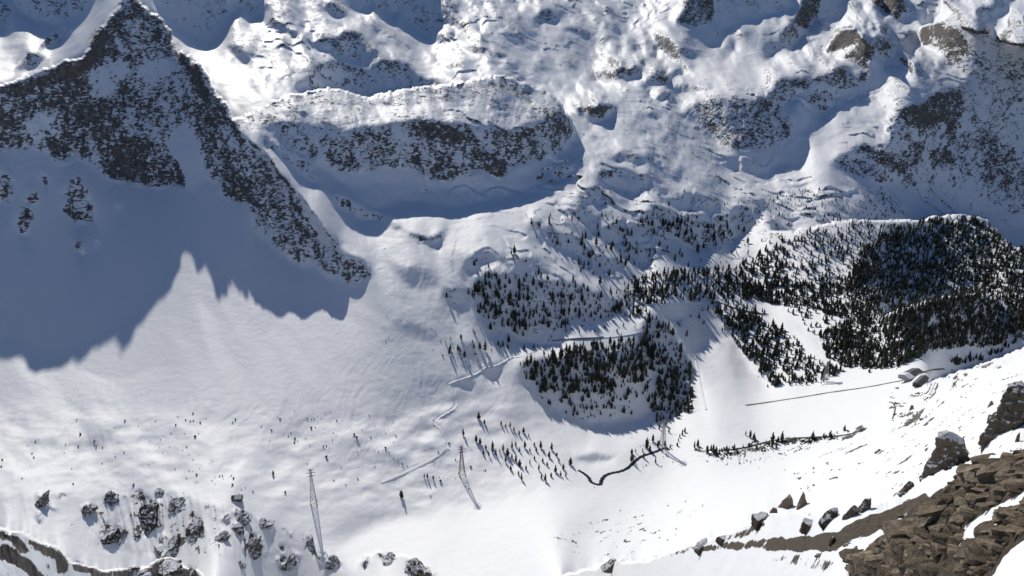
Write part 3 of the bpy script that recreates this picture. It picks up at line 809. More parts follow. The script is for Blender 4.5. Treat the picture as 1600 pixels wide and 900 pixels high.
class NT:
    def __init__(s, nt): s.nt = nt
    def n(s, typ, **kw):
        x = s.nt.nodes.new(typ)
        for k, v in kw.items():
            if k.startswith('i_'):
                x.inputs[int(k[2:]) if k[2:].isdigit() else k[2:].replace('_', ' ')].default_value = v
            else:
                setattr(x, k, v)
        return x
    def l(s, a, b): s.nt.links.new(a, b)
    def math(s, op, a, b=None, c=None, clamp=False):
        x = s.nt.nodes.new('ShaderNodeMath'); x.operation = op; x.use_clamp = clamp
        for i, v in enumerate((a, b, c)):
            if v is None: continue
            if isinstance(v, (int, float)): x.inputs[i].default_value = v
            else: s.l(v, x.inputs[i])
        return x.outputs[0]
    def noise(s, vec, scale, detail=4, rough=.55, dist=0):
        x = s.n('ShaderNodeTexNoise'); x.inputs['Scale'].default_value = scale; x.inputs['Detail'].default_value = detail
        x.inputs['Roughness'].default_value = rough; x.inputs['Distortion'].default_value = dist
        if vec is not None: s.l(vec, x.inputs['Vector'])
        return x.outputs['Fac']
    def ramp(s, fac, stops):
        x = s.n('ShaderNodeValToRGB'); cr = x.color_ramp
        while len(cr.elements) < len(stops): cr.elements.new(.5)
        for e, (p, c) in zip(cr.elements, stops):
            e.position = p; e.color = (*c, 1)
        s.l(fac, x.inputs[0]); return x.outputs[0]
    def mix(s, fac, a, b):
        x = s.nt.nodes.new('ShaderNodeMix'); x.data_type = 'RGBA'
        for v, i in ((fac, 0), (a, 6), (b, 7)):
            if isinstance(v, (int, float)): x.inputs[i].default_value = v
            elif isinstance(v, tuple): x.inputs[i].default_value = (*v, 1)
            else: s.l(v, x.inputs[i])
        return x.outputs[2]

def ground_material():
    m, nt, b = new_mat('snow_and_rock'); t = NT(nt)
    tc = t.n('ShaderNodeTexCoord'); pos = tc.outputs['Object']
    at = t.n('ShaderNodeAttribute', attribute_name='rock').outputs['Fac']
    sc_ = t.n('ShaderNodeAttribute', attribute_name='scree').outputs['Fac']
    nr = t.n('ShaderNodeAttribute', attribute_name='near').outputs['Fac']
    geo = t.n('ShaderNodeNewGeometry')
    sep = t.n('ShaderNodeSeparateXYZ'); t.l(geo.outputs['Normal'], sep.inputs[0])
    # where rock shows: fine speckle of ledges over broader bands
    led = t.n('ShaderNodeMapping'); led.inputs['Scale'].default_value = (.75, .75, 1.9); led.inputs['Rotation'].default_value = (.0, .35, .5); t.l(pos, led.inputs[0]); ledv = led.outputs[0]
    n1 = t.noise(pos, 1 / 17, 3, .65, .6)
    n2 = t.noise(ledv, 1 / 6.5, 4, .66, .5)
    n = t.math('ADD', t.math('MULTIPLY', n1, .36), t.math('MULTIPLY', n2, .64))
    steep = t.math('MULTIPLY_ADD', sep.outputs['Z'], -.35, .24)          # steeper -> more rock
    thr = t.math('ADD', t.math('MULTIPLY_ADD', at, .42, .322), t.math('MULTIPLY', steep, t.math('MULTIPLY', at, 1.4, clamp=True)))
    rock = t.math('MULTIPLY', t.math('SUBTRACT', thr, n), 22.0, clamp=True)
    rock = t.math('MULTIPLY', rock, t.math('MULTIPLY_ADD', at, 28.0, -.35, clamp=True))
    # scree on the near spur
    s1 = t.noise(pos, 1 / 3.2, 5, .65, .4)
    scr = t.math('MULTIPLY', t.math('SUBTRACT', t.math('MULTIPLY_ADD', sc_, .60, .10), s1), 25.0, clamp=True)
    rock_col = t.ramp(t.noise(pos, 1 / 9, 5, .7), [(.3, (.066, .062, .059)), (.5, (.14, .128, .115)), (.68, (.26, .236, .205))])
    big = t.noise(pos, 1 / 120, 3, .5)
    rock_col = t.mix(t.math('MULTIPLY', t.math('SUBTRACT', big, .45), 3.0, clamp=True), rock_col, t.mix(.4, rock_col, (.14, .105, .068)))
    scree_col = t.ramp(t.noise(pos, 3.0, 6, .75), [(.3, (.07, .058, .042)), (.5, (.14, .115, .085)), (.7, (.25, .215, .165))])
    snow_col = t.mix(t.noise(pos, 1 / 60, 3, .5), (.83, .845, .87), (.87, .875, .88))
    c = t.mix(rock, snow_col, rock_col)
    c = t.mix(scr, c, scree_col)
    t.l(c, b.inputs['Base Color'])
    cov = t.math('MAXIMUM', rock, scr)
    t.l(t.math('MULTIPLY_ADD', cov, .3, .6), b.inputs['Roughness'])
    b.inputs['Specular IOR Level'].default_value = .18
    # relief: craggy rock, fine sastrugi on the snow
    bh = t.math('MULTIPLY', t.noise(pos, 1 / 5, 6, .7), t.math('MULTIPLY', rock, 4.0))
    bs = t.math('MULTIPLY', t.noise(pos, 1 / 11, 5, .62), .75)
    bn = t.math('MULTIPLY', t.noise(pos, 1.6, 8, .8), t.math('MULTIPLY', scr, 1.1))
    h = t.math('ADD', t.math('ADD', bh, bs), bn)
    bp = t.n('ShaderNodeBump'); bp.inputs['Strength'].default_value = .8; bp.inputs['Distance'].default_value = 1.0
    t.l(h, bp.inputs['Height']); t.l(bp.outputs[0], b.inputs['Normal'])
    return m
M_GROUND = ground_material()
me = grid_mesh('terrain', X, Y, Z, {'rock': np.clip(mRK, 0, 1), 'scree': np.clip(mSC, 0, 1), 'near': near})
me.materials.append(M_GROUND)
terrain = bpy.data.objects.new('terrain', me)
terrain['kind'] = 'structure'
terrain['label'] = 'snow covered alpine valley and mountain slopes with bare rock'
COL.objects.link(terrain)
print('terrain', len(me.vertices), round(time.time() - T0, 1), 's')
# ---------------------------------------------------------------- the mountain the viewer stands on, and the ground beyond both edges of the survey
def surround():
    rows = list(range(0, X.shape[0], 3))
    if rows[-1] != X.shape[0] - 1: rows.append(X.shape[0] - 1)
    rows = np.array(rows)
    V = []; A = []; S = []; F_ = []
    n = 60
    tl, tr = float(mTH[X.shape[0] // 2, 0]), float(mTH[X.shape[0] // 2, -1])
    for side, col in ((1, -1), (-1, 0)):
        rr = np.hypot(X[rows, col], Y[rows, col]); zz_ = Z[rows, col]; th = np.arctan2(X[rows, col], Y[rows, col])
        span = math.pi - abs(tr if side > 0 else tl) + .02
        b = len(V)
        for j in range(n + 1):
            k = j / n
            wob = 1 + .05 * np.sin(j * .9 + rows * .01) * min(1, j / 4)
            t_ = th + side * span * k
            # both sides fade towards a common far rim behind the viewer
            for i in range(len(rows)):
                V.append((rr[i] * wob[i] * math.sin(t_[i]), rr[i] * wob[i] * math.cos(t_[i]), CAM_H + (zz_[i] - CAM_H) * wob[i] - .3 * min(1, j)))
            A.append(mRK[rows, col] * 0); S.append(mSC[rows, col] * np.clip(1 - k * 3, 0, 1))
        m = len(rows)
        for j in range(n):
            for i in range(m - 1):
                q = (b + j * m + i, b + j * m + i + 1, b + (j + 1) * m + i + 1, b + (j + 1) * m + i)
                F_.append(q if side < 0 else tuple(reversed(q)))
    rim = []
    # summit ground between the viewer's feet and the lower border
    cols = list(range(0, X.shape[1], 6)) + [X.shape[1] - 1]
    low = [(X[-1, c], Y[-1, c], Z[-1, c]) for c in cols]
    m = len(rows)
    right = [V[j * m + m - 1] for j in range(1, n + 1)]
    left = [V[(n + 1) * m + j * m + m - 1] for j in range(n, 0, -1)]
    ring = low + right + left
    b = len(V); steps = (0, .04, .1, .2, .35, .55, .8, 1.0)
    foot = CAM_H - 1.75
    for s in steps:
        for (x, y, z) in ring:
            V.append((x * s, y * s, foot + (z - foot) * (s ** .45 if s > 0 else 0) - (.0 if s < 1 else .15)))
        A.append(np.zeros(len(ring))); S.append(np.full(len(ring), .62))
    L_ = len(ring)
    for k in range(len(steps) - 1):
        for i in range(L_):
            F_.append((b + k * L_ + i, b + (k + 1) * L_ + i, b + (k + 1) * L_ + (i + 1) % L_, b + k * L_ + (i + 1) % L_))
    o = mesh_obj_plain('mountain_ridge', V, F_, M_GROUND, {'rock': np.concatenate(A), 'scree': np.concatenate(S), 'near': np.zeros(len(V))})
    o['kind'] = 'structure'; o['label'] = 'snowy summit ridge the viewer stands on and the slopes around it'
def mesh_obj_plain(name, V, F_, mat, attrs):
    me_ = bpy.data.meshes.new(name); me_.from_pydata([tuple(v) for v in V], [], F_); me_.materials.append(mat)
    me_.polygons.foreach_set('use_smooth', np.ones(len(me_.polygons), bool))
    for k, v in attrs.items():
        a = me_.attributes.new(k, 'FLOAT', 'POINT'); a.data.foreach_set('value', np.ascontiguousarray(v, np.float32))
    o = bpy.data.objects.new(name, me_); COL.objects.link(o); return o
surround()
# ---------------------------------------------------------------- helpers for things
def mesh_obj(name, verts, faces, mat, parent=None, smooth=False, attrs=None):
    me = bpy.data.meshes.new(name)
    me.from_pydata([tuple(v) for v in verts], [], [tuple(f) for f in faces])
    me.materials.append(mat)
    if smooth:
        me.polygons.foreach_set('use_smooth', np.ones(len(me.polygons), bool))
    for k, v in (attrs or {}).items():
        a = me.attributes.new(k, 'FLOAT', 'POINT'); a.data.foreach_set('value', np.ascontiguousarray(v, np.float32))
    o = bpy.data.objects.new(name, me); COL.objects.link(o)
    if parent is not None:
        o.parent = parent
    return o
def tag(o, label, cat, group=None):
    o['label'] = label; o['category'] = cat
    if group: o['group'] = group
    return o
def empty(name, loc, rz=0):
    o = bpy.data.objects.new(name, None); o.location = loc; o.rotation_euler = (0, 0, rz)
    o.empty_display_size = .5
    COL.objects.link(o); return o
class MB:
    def __init__(s): s.v = []; s.f = []
    def add(s, v, f):
        b = len(s.v); s.v += [tuple(p) for p in v]; s.f += [tuple(i + b for i in q) for q in f]; return s
    def box(s, c, d, rot=None):
        x, y, z = d[0] / 2, d[1] / 2, d[2] / 2
        vs_ = [Vector(p) for p in ((-x, -y, -z), (x, -y, -z), (x, y, -z), (-x, y, -z), (-x, -y, z), (x, -y, z), (x, y, z), (-x, y, z))]
        if rot is not None: vs_ = [rot @ p for p in vs_]
        return s.add([Vector(c) + p for p in vs_], [(0, 3, 2, 1), (4, 5, 6, 7), (0, 1, 5, 4), (1, 2, 6, 5), (2, 3, 7, 6), (3, 0, 4, 7)])
    def bar(s, a, b, w, w2=None):
        a = Vector(a); b = Vector(b); d = b - a
        q = d.to_track_quat('Z', 'Y').to_matrix(); w2 = w if w2 is None else w2
        vs_ = [a + q @ Vector((i * w / 2, j * w / 2, 0)) for i, j in ((-1, -1), (1, -1), (1, 1), (-1, 1))] + \
              [b + q @ Vector((i * w2 / 2, j * w2 / 2, 0)) for i, j in ((-1, -1), (1, -1), (1, 1), (-1, 1))]
        return s.add(vs_, [(0, 3, 2, 1), (4, 5, 6, 7), (0, 1, 5, 4), (1, 2, 6, 5), (2, 3, 7, 6), (3, 0, 4, 7)])
    def build(s, name, mat, parent=None): return mesh_obj(name, s.v, s.f, mat, parent)
def simple_mat(name, col, rough=.8, var=.25, scale=2.0, spec=.2):
    m, nt, b = new_mat(name); t = NT(nt)
    tc = t.n('ShaderNodeTexCoord')
    n = t.noise(tc.outputs['Object'], scale, 4, .6)
    lo = tuple(c * (1 - var) for c in col); hi = tuple(min(1, c * (1 + var)) for c in col)
    t.l(t.ramp(n, [(.3, lo), (.7, hi)]), b.inputs['Base Color'])
    b.inputs['Roughness'].default_value = rough; b.inputs['Specular IOR Level'].default_value = spec
    return m

# ---------------------------------------------------------------- trees and shrubs
def foliage_mat(name, a, c):
    m, nt, b = new_mat(name); t = NT(nt)
    tc = t.n('ShaderNodeTexCoord')
    n = t.noise(tc.outputs['Object'], .9, 3, .6)
    t.l(t.ramp(n, [(.3, a), (.7, c)]), b.inputs['Base Color'])
    b.inputs['Roughness'].default_value = .85; b.inputs['Specular IOR Level'].default_value = .1
    return m
M_NEEDLE = foliage_mat('conifer_needles', (.026, .032, .026), (.06, .068, .05))
M_BARK = simple_mat('bark', (.07, .05, .038))
M_TWIG = foliage_mat('shrub_twigs', (.035, .032, .026), (.085, .075, .055))
def crown_geo(rs, lean=0.0):
    """one conifer of unit height: irregular whorls of drooping fronds with gaps between them"""
    v = []; f = []
    layers = rs.integers(8, 11)
    wmax = rs.uniform(.15, .23)
    for k in range(layers):
        h = .14 + .80 * k / (layers - 1)
        prof = (1 - h ** 1.9) ** .8 * (1.0 if h > .32 else .55 + 1.4 * h) * .86
        nb = 6 if h < .75 else 4
        a0 = rs.uniform(0, 6.28)
        for j in range(nb):
            if rs.random() < .10: continue
            a = a0 + 6.283 * j / nb + rs.normal(0, .22)
            L = wmax * (prof * 1.15 + .05) * rs.uniform(.65, 1.25)
            w = L * rs.uniform(.38, .62); dr = rs.uniform(.02, .07) * (1.2 - h); th = rs.uniform(.05, .09)
            ca, sa_ = math.cos(a), math.sin(a)
            cx = lean * h
            def P(r, s, z): return (cx + ca * r - sa_ * s, sa_ * r + ca * s, z)
            b = len(v)
            v += [P(0, 0, h + th), P(L * .55, w, h - dr * .4), P(L, 0, h - dr), P(L * .55, -w, h - dr * .4), P(L * .4, 0, h - th)]
            f += [(b, b + 2, b + 1), (b, b + 3, b + 2), (b + 1, b + 2, b + 4), (b + 2, b + 3, b + 4)]
    b = len(v)
    v += [(lean, 0, 1.0), (.03 + lean * .8, 0, .8), (-.015 + lean * .8, .026, .8), (-.015 + lean * .8, -.026, .8)]
    f += [(b, b + 1, b + 2), (b, b + 2, b + 3), (b, b + 3, b + 1)]
    return np.array(v), f
def trunk_geo():
    v = []; f = []
    for z, r in ((-.06, .024), (.2, .02), (.85, .006)):
        for j in range(5):
            v.append((r * math.cos(j * 1.2566), r * math.sin(j * 1.2566), z))
    for k in range(2):
        for j in range(5):
            f.append((k * 5 + j, k * 5 + (j + 1) % 5, k * 5 + 5 + (j + 1) % 5, k * 5 + 5 + j))
    return np.array(v), f
TREES = [crown_geo(rng, l) for l in (0, .02, -.02, .01, 0, -.03, .03, 0)]
TRUNK = trunk_geo()
def in_poly(pts, n_per100):
    a = np.array(pts); x0, y0 = a.min(0); x1, y1 = a.max(0)
    n = rng.poisson((x1 - x0) * (y1 - y0) * n_per100 / 100)
    u = rng.uniform(x0, x1, n); v = rng.uniform(y0, y1, n)
    ins = np.zeros(n, bool)
    uw = u + 5 * gnoise(u / 25, v / 25, 91); vw = v + 5 * gnoise(u / 25, v / 25, 92)
    for i in range(len(a)):
        xa, ya = a[i]; xb, yb = a[(i + 1) % len(a)]
        if ya == yb: continue
        ins ^= ((ya > vw) != (yb > vw)) & (uw < (xb - xa) * (vw - ya) / (yb - ya) + xa)
    return u[ins], v[ins]
SPOTS = []          # u, v, x, y, z, height, stand
for k, l in enumerate(lines(FOREST)):
    d, pts = l.split('|'); d = float(d)
    u, v = in_poly(parse_pts(pts), d * 2.5)
    cl_ = fbm(u / 30 + k, v / 16, 3, 95)                     # stands bunch together and leave clearings
    keep = cl_ > (-.45 if d > 1.3 else -.22 if d > .6 else -.05)
    for uu, vv in zip(u[keep], v[keep]): SPOTS.append((uu, vv, k, 0))
# lone trees seen one by one
LONE = '748,655 757,662 783,664 790,668 797,668 803,673 811,680 818,676 826,683 744,690 750,694 759,701 769,706 775,712 781,708 786,705 764,713 800,700 806,697 812,706 820,700 828,706 835,697 838,705 845,700 850,708 858,715 862,703 848,722 855,728 870,714 873,722 880,733 835,718 828,725 842,735 822,734 812,728 806,722 800,716 793,712 790,722 798,735 810,742 815,750 846,748 852,752 861,745 724,681 868,738 876,744 884,745 891,726 ' \
       '929,520 945,513 964,519 974,510 992,513 905,521 840,543 850,556 857,558 834,544 819,546 1085,700 1090,698 1105,708 1115,709 1124,708 1093,703 1047,700 1058,697 1060,690 1020,694 1030,694 1015,706 1010,700 1004,706 987,709 993,707 1062,684 1066,680 1070,676 1016,668 1020,690 1026,660 1040,665 1030,671 1045,676 626,775 628,778 427,742 677,749 663,746 668,747 ' \
       '1358,582 1270,470 1283,468 1355,480 1225,468 1200,472 1497,566 1508,568 1516,566 1487,566 755,710 770,700 1165,680 1172,684 1178,686 1180,690'
for p in parse_pts(LONE): SPOTS.append((p[0], p[1], 99, 1))
SPOTS = np.array(SPOTS)
gx, gy, gz = mesh_height(SPOTS[:, 0], SPOTS[:, 1])
hh = np.clip(rng.lognormal(math.log(9.0), .42, len(SPOTS)), 3, 18)
hh *= np.where(SPOTS[:, 1] < 345, .72, 1.0) * np.where((SPOTS[:, 0] > 1230) & (SPOTS[:, 3] == 0), .74, 1.0)
hh = np.where(SPOTS[:, 3] > 0, np.clip(hh, 7.5, 13), hh)
dist = np.sqrt(gx ** 2 + gy ** 2 + (gz - CAM_H) ** 2)
order = np.argsort(-(hh / dist) - SPOTS[:, 3] * 1.0)
inside = (SPOTS[:, 0] > 0) & (SPOTS[:, 0] < 1600)
order = np.array([i for i in order if inside[i]] + [i for i in order if not inside[i]])
single = order[:300]; mass = order[300:]
STANDS = {13: 'dark conifer in the wooded bluff above the flat snowfield', 14: 'tall dark conifer in the dense stand under the terrace road', 15: 'small dark conifer at the shaded foot of the bluff',
          16: 'dark conifer on the steep wooded spur left of the flat snowfield', 18: 'dark conifer in the stand right of the flat snowfield', 0: 'dark conifer in the dense forest on the right hill'}
def stand_of(u, v, k):
    if k == 99:
        if v < 600 and u < 1000: return ('lone dark conifer on the bright snow terrace beside the road', 'lone conifers on the terrace')
        if u < 900: return ('dark conifer with a long blue shadow on the lower snow slope', 'conifers on the lower snow slope')
        if u < 1200: return ('dark conifer beside the stream on the white valley floor', 'conifers along the stream')
        return ('lone dark conifer near the road and sheds on the right', 'lone conifers near the sheds')
    if u < 900 and v < 560: return ('dark conifer on the shaded bluff left of the forest', 'conifers on the shaded bluff')
    if u < 1000: return ('dark conifer in the dense stand below the terrace road', 'conifers below the terrace road')
    if u < 1100: return ('dark conifer on the steep spur left of the flat snowfield', 'conifers on the steep spur')
    if u < 1330: return ('dark conifer in the stand right of the flat snowfield', 'conifers right of the snowfield')
    return ('dark conifer in the thick forest on the right hill', 'conifers of the right hill forest')
crown_me = []; trunk_me = None
protos = {}
for i in single:
    u, v, k, lone = SPOTS[i]
    var = int(rng.integers(0, len(TREES)))
    h = hh[i]; wid = h * rng.uniform(.85, 1.25)
    root = bpy.data.objects.new('pine_tree', None); root.empty_display_size = 1
    root.location = (gx[i], gy[i], gz[i] - .2); root.rotation_euler = (0, 0, rng.uniform(0, 6.28)); root.scale = (wid, wid, h)
    COL.objects.link(root)
    lab, grp = stand_of(u, v, int(k)); tag(root, lab, 'tree', grp)
    if var not in protos:
        protos[var] = (mesh_obj('crown', *TREES[var], M_NEEDLE), mesh_obj('trunk', *TRUNK, M_BARK))
        c, t_ = protos[var]
    else:
        c = protos[var][0].copy(); t_ = protos[var][1].copy(); COL.objects.link(c); COL.objects.link(t_)
    c.parent = root; t_.parent = root

def mass_mesh(name, geos, idx, pos, sxy, shz, mat):
    V = []; Fv = []; Fl = []; base = 0
    tri = []
    for (x, y, z), w, h in zip(pos, sxy, shz):
        gv_, gf = geos[int(rng.integers(0, len(geos)))]
        a = rng.uniform(0, 6.28); c, s = math.cos(a), math.sin(a)
        q = np.empty_like(gv_)
        q[:, 0] = (gv_[:, 0] * c - gv_[:, 1] * s) * w + x; q[:, 1] = (gv_[:, 0] * s + gv_[:, 1] * c) * w + y; q[:, 2] = gv_[:, 2] * h + z
        V.append(q); tri.append(gf + base); base += len(q)
    V = np.concatenate(V).astype(np.float32); tri = np.concatenate(tri).astype(np.int32)
    me = bpy.data.meshes.new(name)
    me.vertices.add(len(V)); me.vertices.foreach_set('co', V.ravel())
    me.loops.add(tri.size); me.loops.foreach_set('vertex_index', tri.ravel())
    me.polygons.add(len(tri)); me.polygons.foreach_set('loop_start', np.arange(0, tri.size, 3, dtype=np.int32))
    me.update(calc_edges=True)
    me.materials.append(mat)
    o = bpy.data.objects.new(name, me); COL.objects.link(o)
    return o
GEO_T = [(v, np.array(f)) for v, f in TREES]
o = mass_mesh('conifer_forest', GEO_T, mass, np.stack([gx[mass], gy[mass], gz[mass] - .3], 1), hh[mass] * rng.uniform(.85, 1.25, len(mass)), hh[mass], M_NEEDLE)
o['kind'] = 'stuff'; tag(o, 'dark conifer forest scattered over the snowy slopes', 'forest')

# low leafless shrubs poking through the snow
def shrub_geo(rs):
    v = []; f = []
    for j in range(9):
        a = rs.uniform(0, 6.28); r = rs.uniform(.1, .5); h = rs.uniform(.45, 1.0); w = rs.uniform(.10, .2)
        x0, y0 = .25 * r * math.cos(a), .25 * r * math.sin(a); x1, y1 = r * math.cos(a), r * math.sin(a)
        b = len(v)
        v += [(x0 - w, y0, -.15), (x0 + w, y0, -.15), (x0, y0 + w, -.15), (x1, y1, h), (x1 + w, y1 - w, h * .6), (x1 - w, y1 + w, h * .55)]
        f += [(b, b + 1, b + 4), (b, b + 4, b + 3), (b + 1, b + 2, b + 5), (b + 1, b + 5, b + 3), (b + 2, b, b + 3)]
    return np.array(v), np.array(f)
SHR = [shrub_geo(rng) for _ in range(5)]
SB = []
for k, l in enumerate(lines(BUSHES)):
    d, pts = l.split('|'); d = float(d)
    u, v = in_poly(parse_pts(pts), d * 2.0)
    keep = fbm(u / 22 + 50, v / 14 + k, 3, 97) > .02
    SB += list(zip(u[keep], v[keep]))
SB = np.array(SB)
bx, by, bz = mesh_height(SB[:, 0], SB[:, 1])
bs = np.clip(rng.lognormal(math.log(1.7), .42, len(SB)), .8, 4.2)
bd = np.sqrt(bx ** 2 + by ** 2 + (bz - CAM_H) ** 2)
bo = np.argsort(-bs / bd)
shr_proto = []
for n_, i in enumerate(bo[:300]):
    k = n_ % len(SHR)
    if n_ < len(SHR):
        o = mesh_obj('shrub', SHR[k][0], SHR[k][1].tolist(), M_TWIG); shr_proto.append(o)
    else:
        o = shr_proto[k].copy(); COL.objects.link(o)
    o.location = (bx[i], by[i], bz[i]); o.scale = (bs[i],) * 3; o.rotation_euler = (0, 0, rng.uniform(0, 6.28))
    uu, vv = SB[i]
    if uu < 420: tag(o, 'small dark shrub poking through snow at the foot of the left slope', 'shrub', 'shrubs at the foot of the left slope')
    elif uu < 790 and vv > 560: tag(o, 'small bare shrub on the hummocky snow around the winding track', 'shrub', 'shrubs around the winding track')
    elif vv < 560: tag(o, 'small bare shrub on the snow slopes above the terrace road', 'shrub', 'shrubs above the terrace road')
    elif uu > 1080 and vv > 640: tag(o, 'dark shrub on the bank along the right edge of the valley floor', 'shrub', 'shrubs along the dark bank')
    else: tag(o, 'small dark shrub near the stream and the wooded bluff', 'shrub', 'shrubs near the stream')
rest = bo[300:]
o = mass_mesh('shrub_cover', SHR, rest, np.stack([bx[rest], by[rest], bz[rest]], 1), bs[rest], bs[rest], M_TWIG)
o['kind'] = 'stuff'; tag(o, 'tiny shrubs sprinkled across the snow', 'shrubs')
print('trees', len(SPOTS), 'shrubs', len(SB), round(time.time() - T0, 1), 's')
# ---------------------------------------------------------------- roads, track, stream
def smooth_line(pts, n=6):
    p = np.array(pts, float); out = []
    for i in range(len(p) - 1):
        p0 = p[max(i - 1, 0)]; p1 = p[i]; p2 = p[i + 1]; p3 = p[min(i + 2, len(p) - 1)]
        for j in range(n):
            t = j / n
            out.append(.5 * ((2 * p1) + (-p0 + p2) * t + (2 * p0 - 5 * p1 + 4 * p2 - p3) * t * t + (-p0 + 3 * p1 - 3 * p2 + p3) * t ** 3))
    out.append(p[-1]); return np.array(out)
def ground_fn():
    """height of the ground at world x, y close to a known sight line"""
    def f(x, y, u, v):
        # walk the sight line until it meets the wanted plan position
        for _ in range(6):
            gx_, gy_, gz_ = mesh_height(u, v)
            x1, y1, _z = mesh_height(u + 1, v); x2, y2, _z = mesh_height(u, v + 1)
            J = np.array([[x1 - gx_, x2 - gx_], [y1 - gy_, y2 - gy_]], float)
            if abs(np.linalg.det(J)) < 1e-6: break
            du, dv = np.linalg.solve(J, np.array([x - gx_, y - gy_], float))
            u += float(np.clip(du, -4, 4)); v += float(np.clip(dv, -4, 4))
        return float(mesh_height(u, v)[2])
    return f
G_AT = ground_fn()
def strip(name, pts, profile, mat, n=6, attrs=None, flat_bed=True):
    """a ribbon laid on the ground; profile = [(offset m, height above ground m), ...]"""
    uv = smooth_line(parse_pts(pts), n)
    c = np.array([[float(a) for a in mesh_height(u, v)] for u, v in uv])
    k = np.array([.25, .5, .25])
    for _ in range(2):
        c[1:-1] = .25 * c[:-2] + .5 * c[1:-1] + .25 * c[2:]
    d = np.gradient(c[:, :2], axis=0); d /= np.linalg.norm(d, axis=1)[:, None] + 1e-9
    nrm = np.stack([d[:, 1], -d[:, 0]], 1)
    V = []; Fc = []
    m = len(profile)
    for i in range(len(c)):
        for off, h in profile:
            off = off * (1 + .15 * math.sin(i * 1.7) * (abs(off) > 0))
            x, y = c[i, 0] + nrm[i, 0] * off, c[i, 1] + nrm[i, 1] * off
            z = G_AT(x, y, uv[i][0], uv[i][1])
            if flat_bed: z = .35 * z + .65 * c[i, 2] if abs(off) < 4 else z
            V.append((x, y, z + h))
    for i in range(len(c) - 1):
        for j in range(m - 1):
            Fc.append((i * m + j, i * m + j + 1, (i + 1) * m + j + 1, (i + 1) * m + j))
    o = mesh_obj(name, V, Fc, mat, smooth=True)
    if sum(f.normal.z for f in o.data.polygons) < 0: o.data.flip_normals()
    o['kind'] = 'structure'
    return o
M_SNOWPLAIN = simple_mat('packed_snow', (.80, .815, .84), .7, .03, .3)
M_ASPHALT = simple_mat('wet_asphalt', (.16, .153, .14), .8, .4, .25)
M_WATER = simple_mat('dark_water', (.012, .014, .016), .25, .2, .5, .5)
M_WALL = simple_mat('stone_bank', (.13, .12, .11), .9, .35, .4)
o = strip('road', '1165,633.5 1210,627 1250,621 1300,612.5 1350,605.5 1390,598 1415,593 1430,588 1442,582 1455,577.5 1475,576', [(-2.0, .12), (-1.6, .3), (1.6, .3), (2.0, .12)], M_ASPHALT); o['label'] = 'narrow cleared road across the white valley floor'
WIND = '850,541 838,551 820,556 800,557 785,565 772,571 757,574 742,584 722,591 705,597 701,602 707,613 712,628 708,638 695,646 684,653 679,660 688,668 696,680 700,692 697,702'
o = strip('snow_track', WIND, [(-5.4, -.8), (-3.0, .8), (-2.4, .25), (2.4, .2), (2.9, .7), (5, -.9)], M_SNOWPLAIN); o['label'] = 'winding snow track with raised banks'
o = strip('snow_track', '697,700 682,714 660,726 635,738 612,748 596,754', [(-4.8, -.8), (-2.4, .6), (2.2, .4), (5.0, -.9)], M_SNOWPLAIN); o['label'] = 'lower end of the winding snow track'
o = strip('terrace_road', '858,533 880,531 905,528.5 940,527.5 970,525 1000,519 1013,511 1013,502', [(-4.5, -.8), (-2.5, .6), (2.5, .5), (4.0, -1)], M_SNOWPLAIN); o['label'] = 'snowed-over terrace road'
o = strip('terrace_wall', '862,534 885,531.5 905,529.8 935,528.5 943,527', [(-.7, .1), (-.5, 2.2), (.5, 2.2), (.7, .1)], M_WALL); o['label'] = 'dark edge of the terrace road'
o = strip('terrace_road', '1006,477 1030,473.5 1060,472.5 1100,471 1122,471.5 1140,478 1158,484 1180,487 1200,491', [(-4, -.8), (-2.4, .7), (2.4, .6), (4.0, -1)], M_SNOWPLAIN); o['label'] = 'upper terrace road curving into the trees'
o = strip('terrace_wall', '1112,473 1122,473 1132,476 1150,483 1172,488 1196,492', [(-.7, .1), (-.5, 2.0), (.5, 2.0), (.7, .1)], M_WALL); o['label'] = 'dark edge of the upper terrace road'
o = strip('snow_bank', '1080,537 1084,550 1089,572 1094,596 1099,620 1104,640', [(-2.2, -.4), (-.4, 1.1), (.4, 1.1), (2.2, -.4)], M_SNOWPLAIN); o['label'] = 'raised snow line along the left edge of the flat snowfield'
o = strip('stream', '903,735 912,740 920,747 923,753 930,756.5 938,757 940,750 946,743 957,739 968,737 980,732 992,721 1003,713 1016,709 1030,704 1038,701 1046,703', [(-2.6, .12), (-1.8, .28), (1.8, .28), (2.6, .12)], M_WATER); o['label'] = 'dark open stream winding between snow banks'
o = strip('stream', '1086,702 1100,705 1130,704 1165,699.5 1200,690.5 1235,685 1290,682 1315,680 1335,676 1354,669', [(-2.3, .12), (-1.6, .32), (1.6, .32), (2.3, .12)], M_WATER); o['label'] = 'dark stream line with scrubby banks along the valley floor on the right'
o = strip('path', '1395,655 1398,646 1399,637 1396,630 1390,628', [(-1.2, .1), (-1.0, .3), (1.0, .3), (1.2, .1)], M_WALL); o['label'] = 'dark trampled path on the snow'

